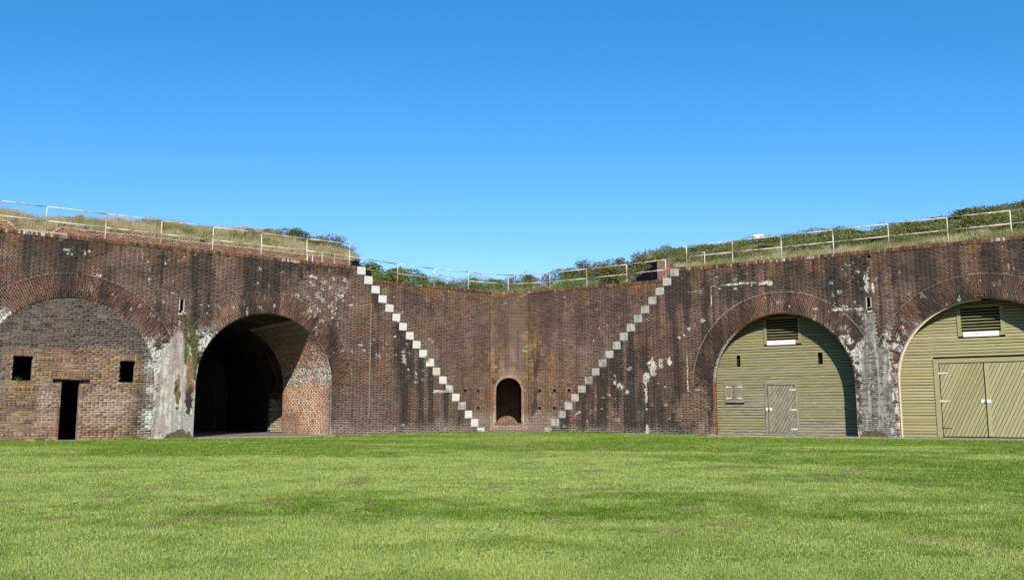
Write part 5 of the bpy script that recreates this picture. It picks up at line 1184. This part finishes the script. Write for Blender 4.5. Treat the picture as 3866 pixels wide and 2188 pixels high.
# ================================================================== KEEP OFF SLOPE sign
Sx, Sy = FR(9.15, 9.6, 0)[:2]; sg = thing('warning_sign', 'small white KEEP OFF SLOPE sign on a post above the right bank', 'sign', (Sx, Sy, 9.6))
FS = Frame((Sx, Sy), (math.cos(-.2), math.sin(-.2)), (math.sin(.2), math.cos(.2)))
mb = MB(); mb.box(FS, -.255, .255, -.03, -.012, 10.05, 10.45); mb.build('sign_panel', M['white_paint'], sg, bevel=.004)
mb = MB(); mb.box(FS, -.05, .05, -.010, .08, 9.4, 10.53); mb.build('post', M['stone'], sg, color=(.36, .29, .20))
sign_text(sg, 'KEEP OFF', FS, 0, 10.29, .11, -.0305, width=.42); sign_text(sg, 'SLOPE', FS, 0, 10.12, .11, -.0305, width=.28)

# ================================================================== small plants on the masonry
def sprig(name, label, cat, c, ext, nleaf, size, tone, seed, hang=False, blade=False, par=None):
    r = np.random.default_rng(seed); V = []; C = []
    for i in range(nleaf):
        if hang:
            t = r.uniform(); p = np.array(c) * (1 - t) + np.array(ext) * t + r.normal(0, 1, 3) * (.05 + .04 * math.sin(t * 7 + seed), .012, .03)
        else: p = np.array(c) + r.normal(0, 1, 3) * ext
        a = r.normal(0, 1, 3)
        if blade: a = np.array([r.normal(0, .6), r.normal(0, .25), abs(r.normal(.7, .3)) * (1 if r.uniform() > .35 else -1)]); p = np.array(c) + r.normal(0, 1, 3) * np.array(ext) * .3
        a /= np.linalg.norm(a); b = np.cross(a, r.normal(0, 1, 3)); b /= np.linalg.norm(b); s = size * r.uniform(.5, 1.2); w = .5 if not blade else .06
        if blade: V += [p, p + b * s * w, p + a * s * 2, p - b * s * w]
        else: V += [p - a * s, p - b * s * w, p + a * s, p + b * s * w]
        k = r.uniform(); C.append((np.array(tone[0]) * (1 - k) + np.array(tone[1]) * k) * r.normal(1, .2))
    o = link(name, raw_mesh(name, np.array(V), np.arange(nleaf * 4).reshape(nleaf, 4), np.clip(np.array(C), .01, .5), mat=M['leaf']), par); return tag(o, label, cat) if label else o
V1 = ((.13, .19, .04), (.26, .23, .10)); V2 = ((.20, .16, .09), (.26, .19, .12))
vine = thing('hanging_vine', 'green and brown creeper hanging down the white pier below the left drain slot', 'creeper', FL(16.1, -.03, 4.6))
sprig('strand', None, None, FL(16.18, -.035, 4.65), FL(16.08, -.04, 2.9), 1000, .034, V1, 701, True, par=vine)
sprig('strand', None, None, FL(15.96, -.035, 4.6), FL(15.66, -.04, 2.25), 3800, .04, V1, 702, True, par=vine)
sprig('dry_strand', None, None, FL(16.3, -.035, 4.75), FL(15.9, -.04, 4.1), 700, .03, V2, 703, True, par=vine)
STRAW = ((.36, .30, .16), (.26, .22, .10))
sprig('grass_tuft', 'straw coloured grass tuft growing on a step of the left staircase', 'plant', FL(5.30, -.05, 3.42), (.12, .03, .12), 260, .09, STRAW, 711, blade=True)
sprig('grass_tuft', 'dry grass tuft hanging over the left wall top above the pier', 'plant', FL(16.2, -.04, 7.26), (.16, .03, .06), 200, .07, STRAW, 712, blade=True)
sprig('window_weed', 'small green weed on the sill of the left square window', 'plant', FL(21.72, .0, 2.12), (.07, .03, .05), 70, .022, ((.06, .15, .03), (.12, .2, .04)), 713)
sprig('wall_plant', 'small root and green sprout growing from the right wall above the arch', 'plant', FL(0, 0, 0) if False else FR(12.72, -.04, 6.58), (.10, .03, .05), 80, .03, ((.16, .2, .04), (.08, .05, .03)), 714)
sprig('wall_plant', 'leafless brown root hanging from the right wall top over the gate arch', 'plant', FR(20.7, -.03, 6.85), (.35, .03, .2), 90, .09, ((.07, .05, .035), (.10, .06, .04)), 715, blade=True)
sprig('wall_plant', 'tiny green plant on the middle wall under the left weep hole', 'plant', F1(.10, -.03, 6.25), (.03, .02, .22), 110, .022, ((.12, .18, .04), (.2, .18, .06)), 716)
sprig('wall_plant', 'green leaves beside the foot of the right staircase', 'plant', FR(2.45, -.1, .2), (.28, .05, .10), 90, .03, ((.05, .12, .02), (.10, .16, .03)), 717)
sprig('wall_plant', 'green weed beside the foot of the left staircase', 'plant', FL(2.75, -.1, .16), (.16, .05, .06), 60, .03, ((.05, .12, .02), (.10, .16, .03)), 718)
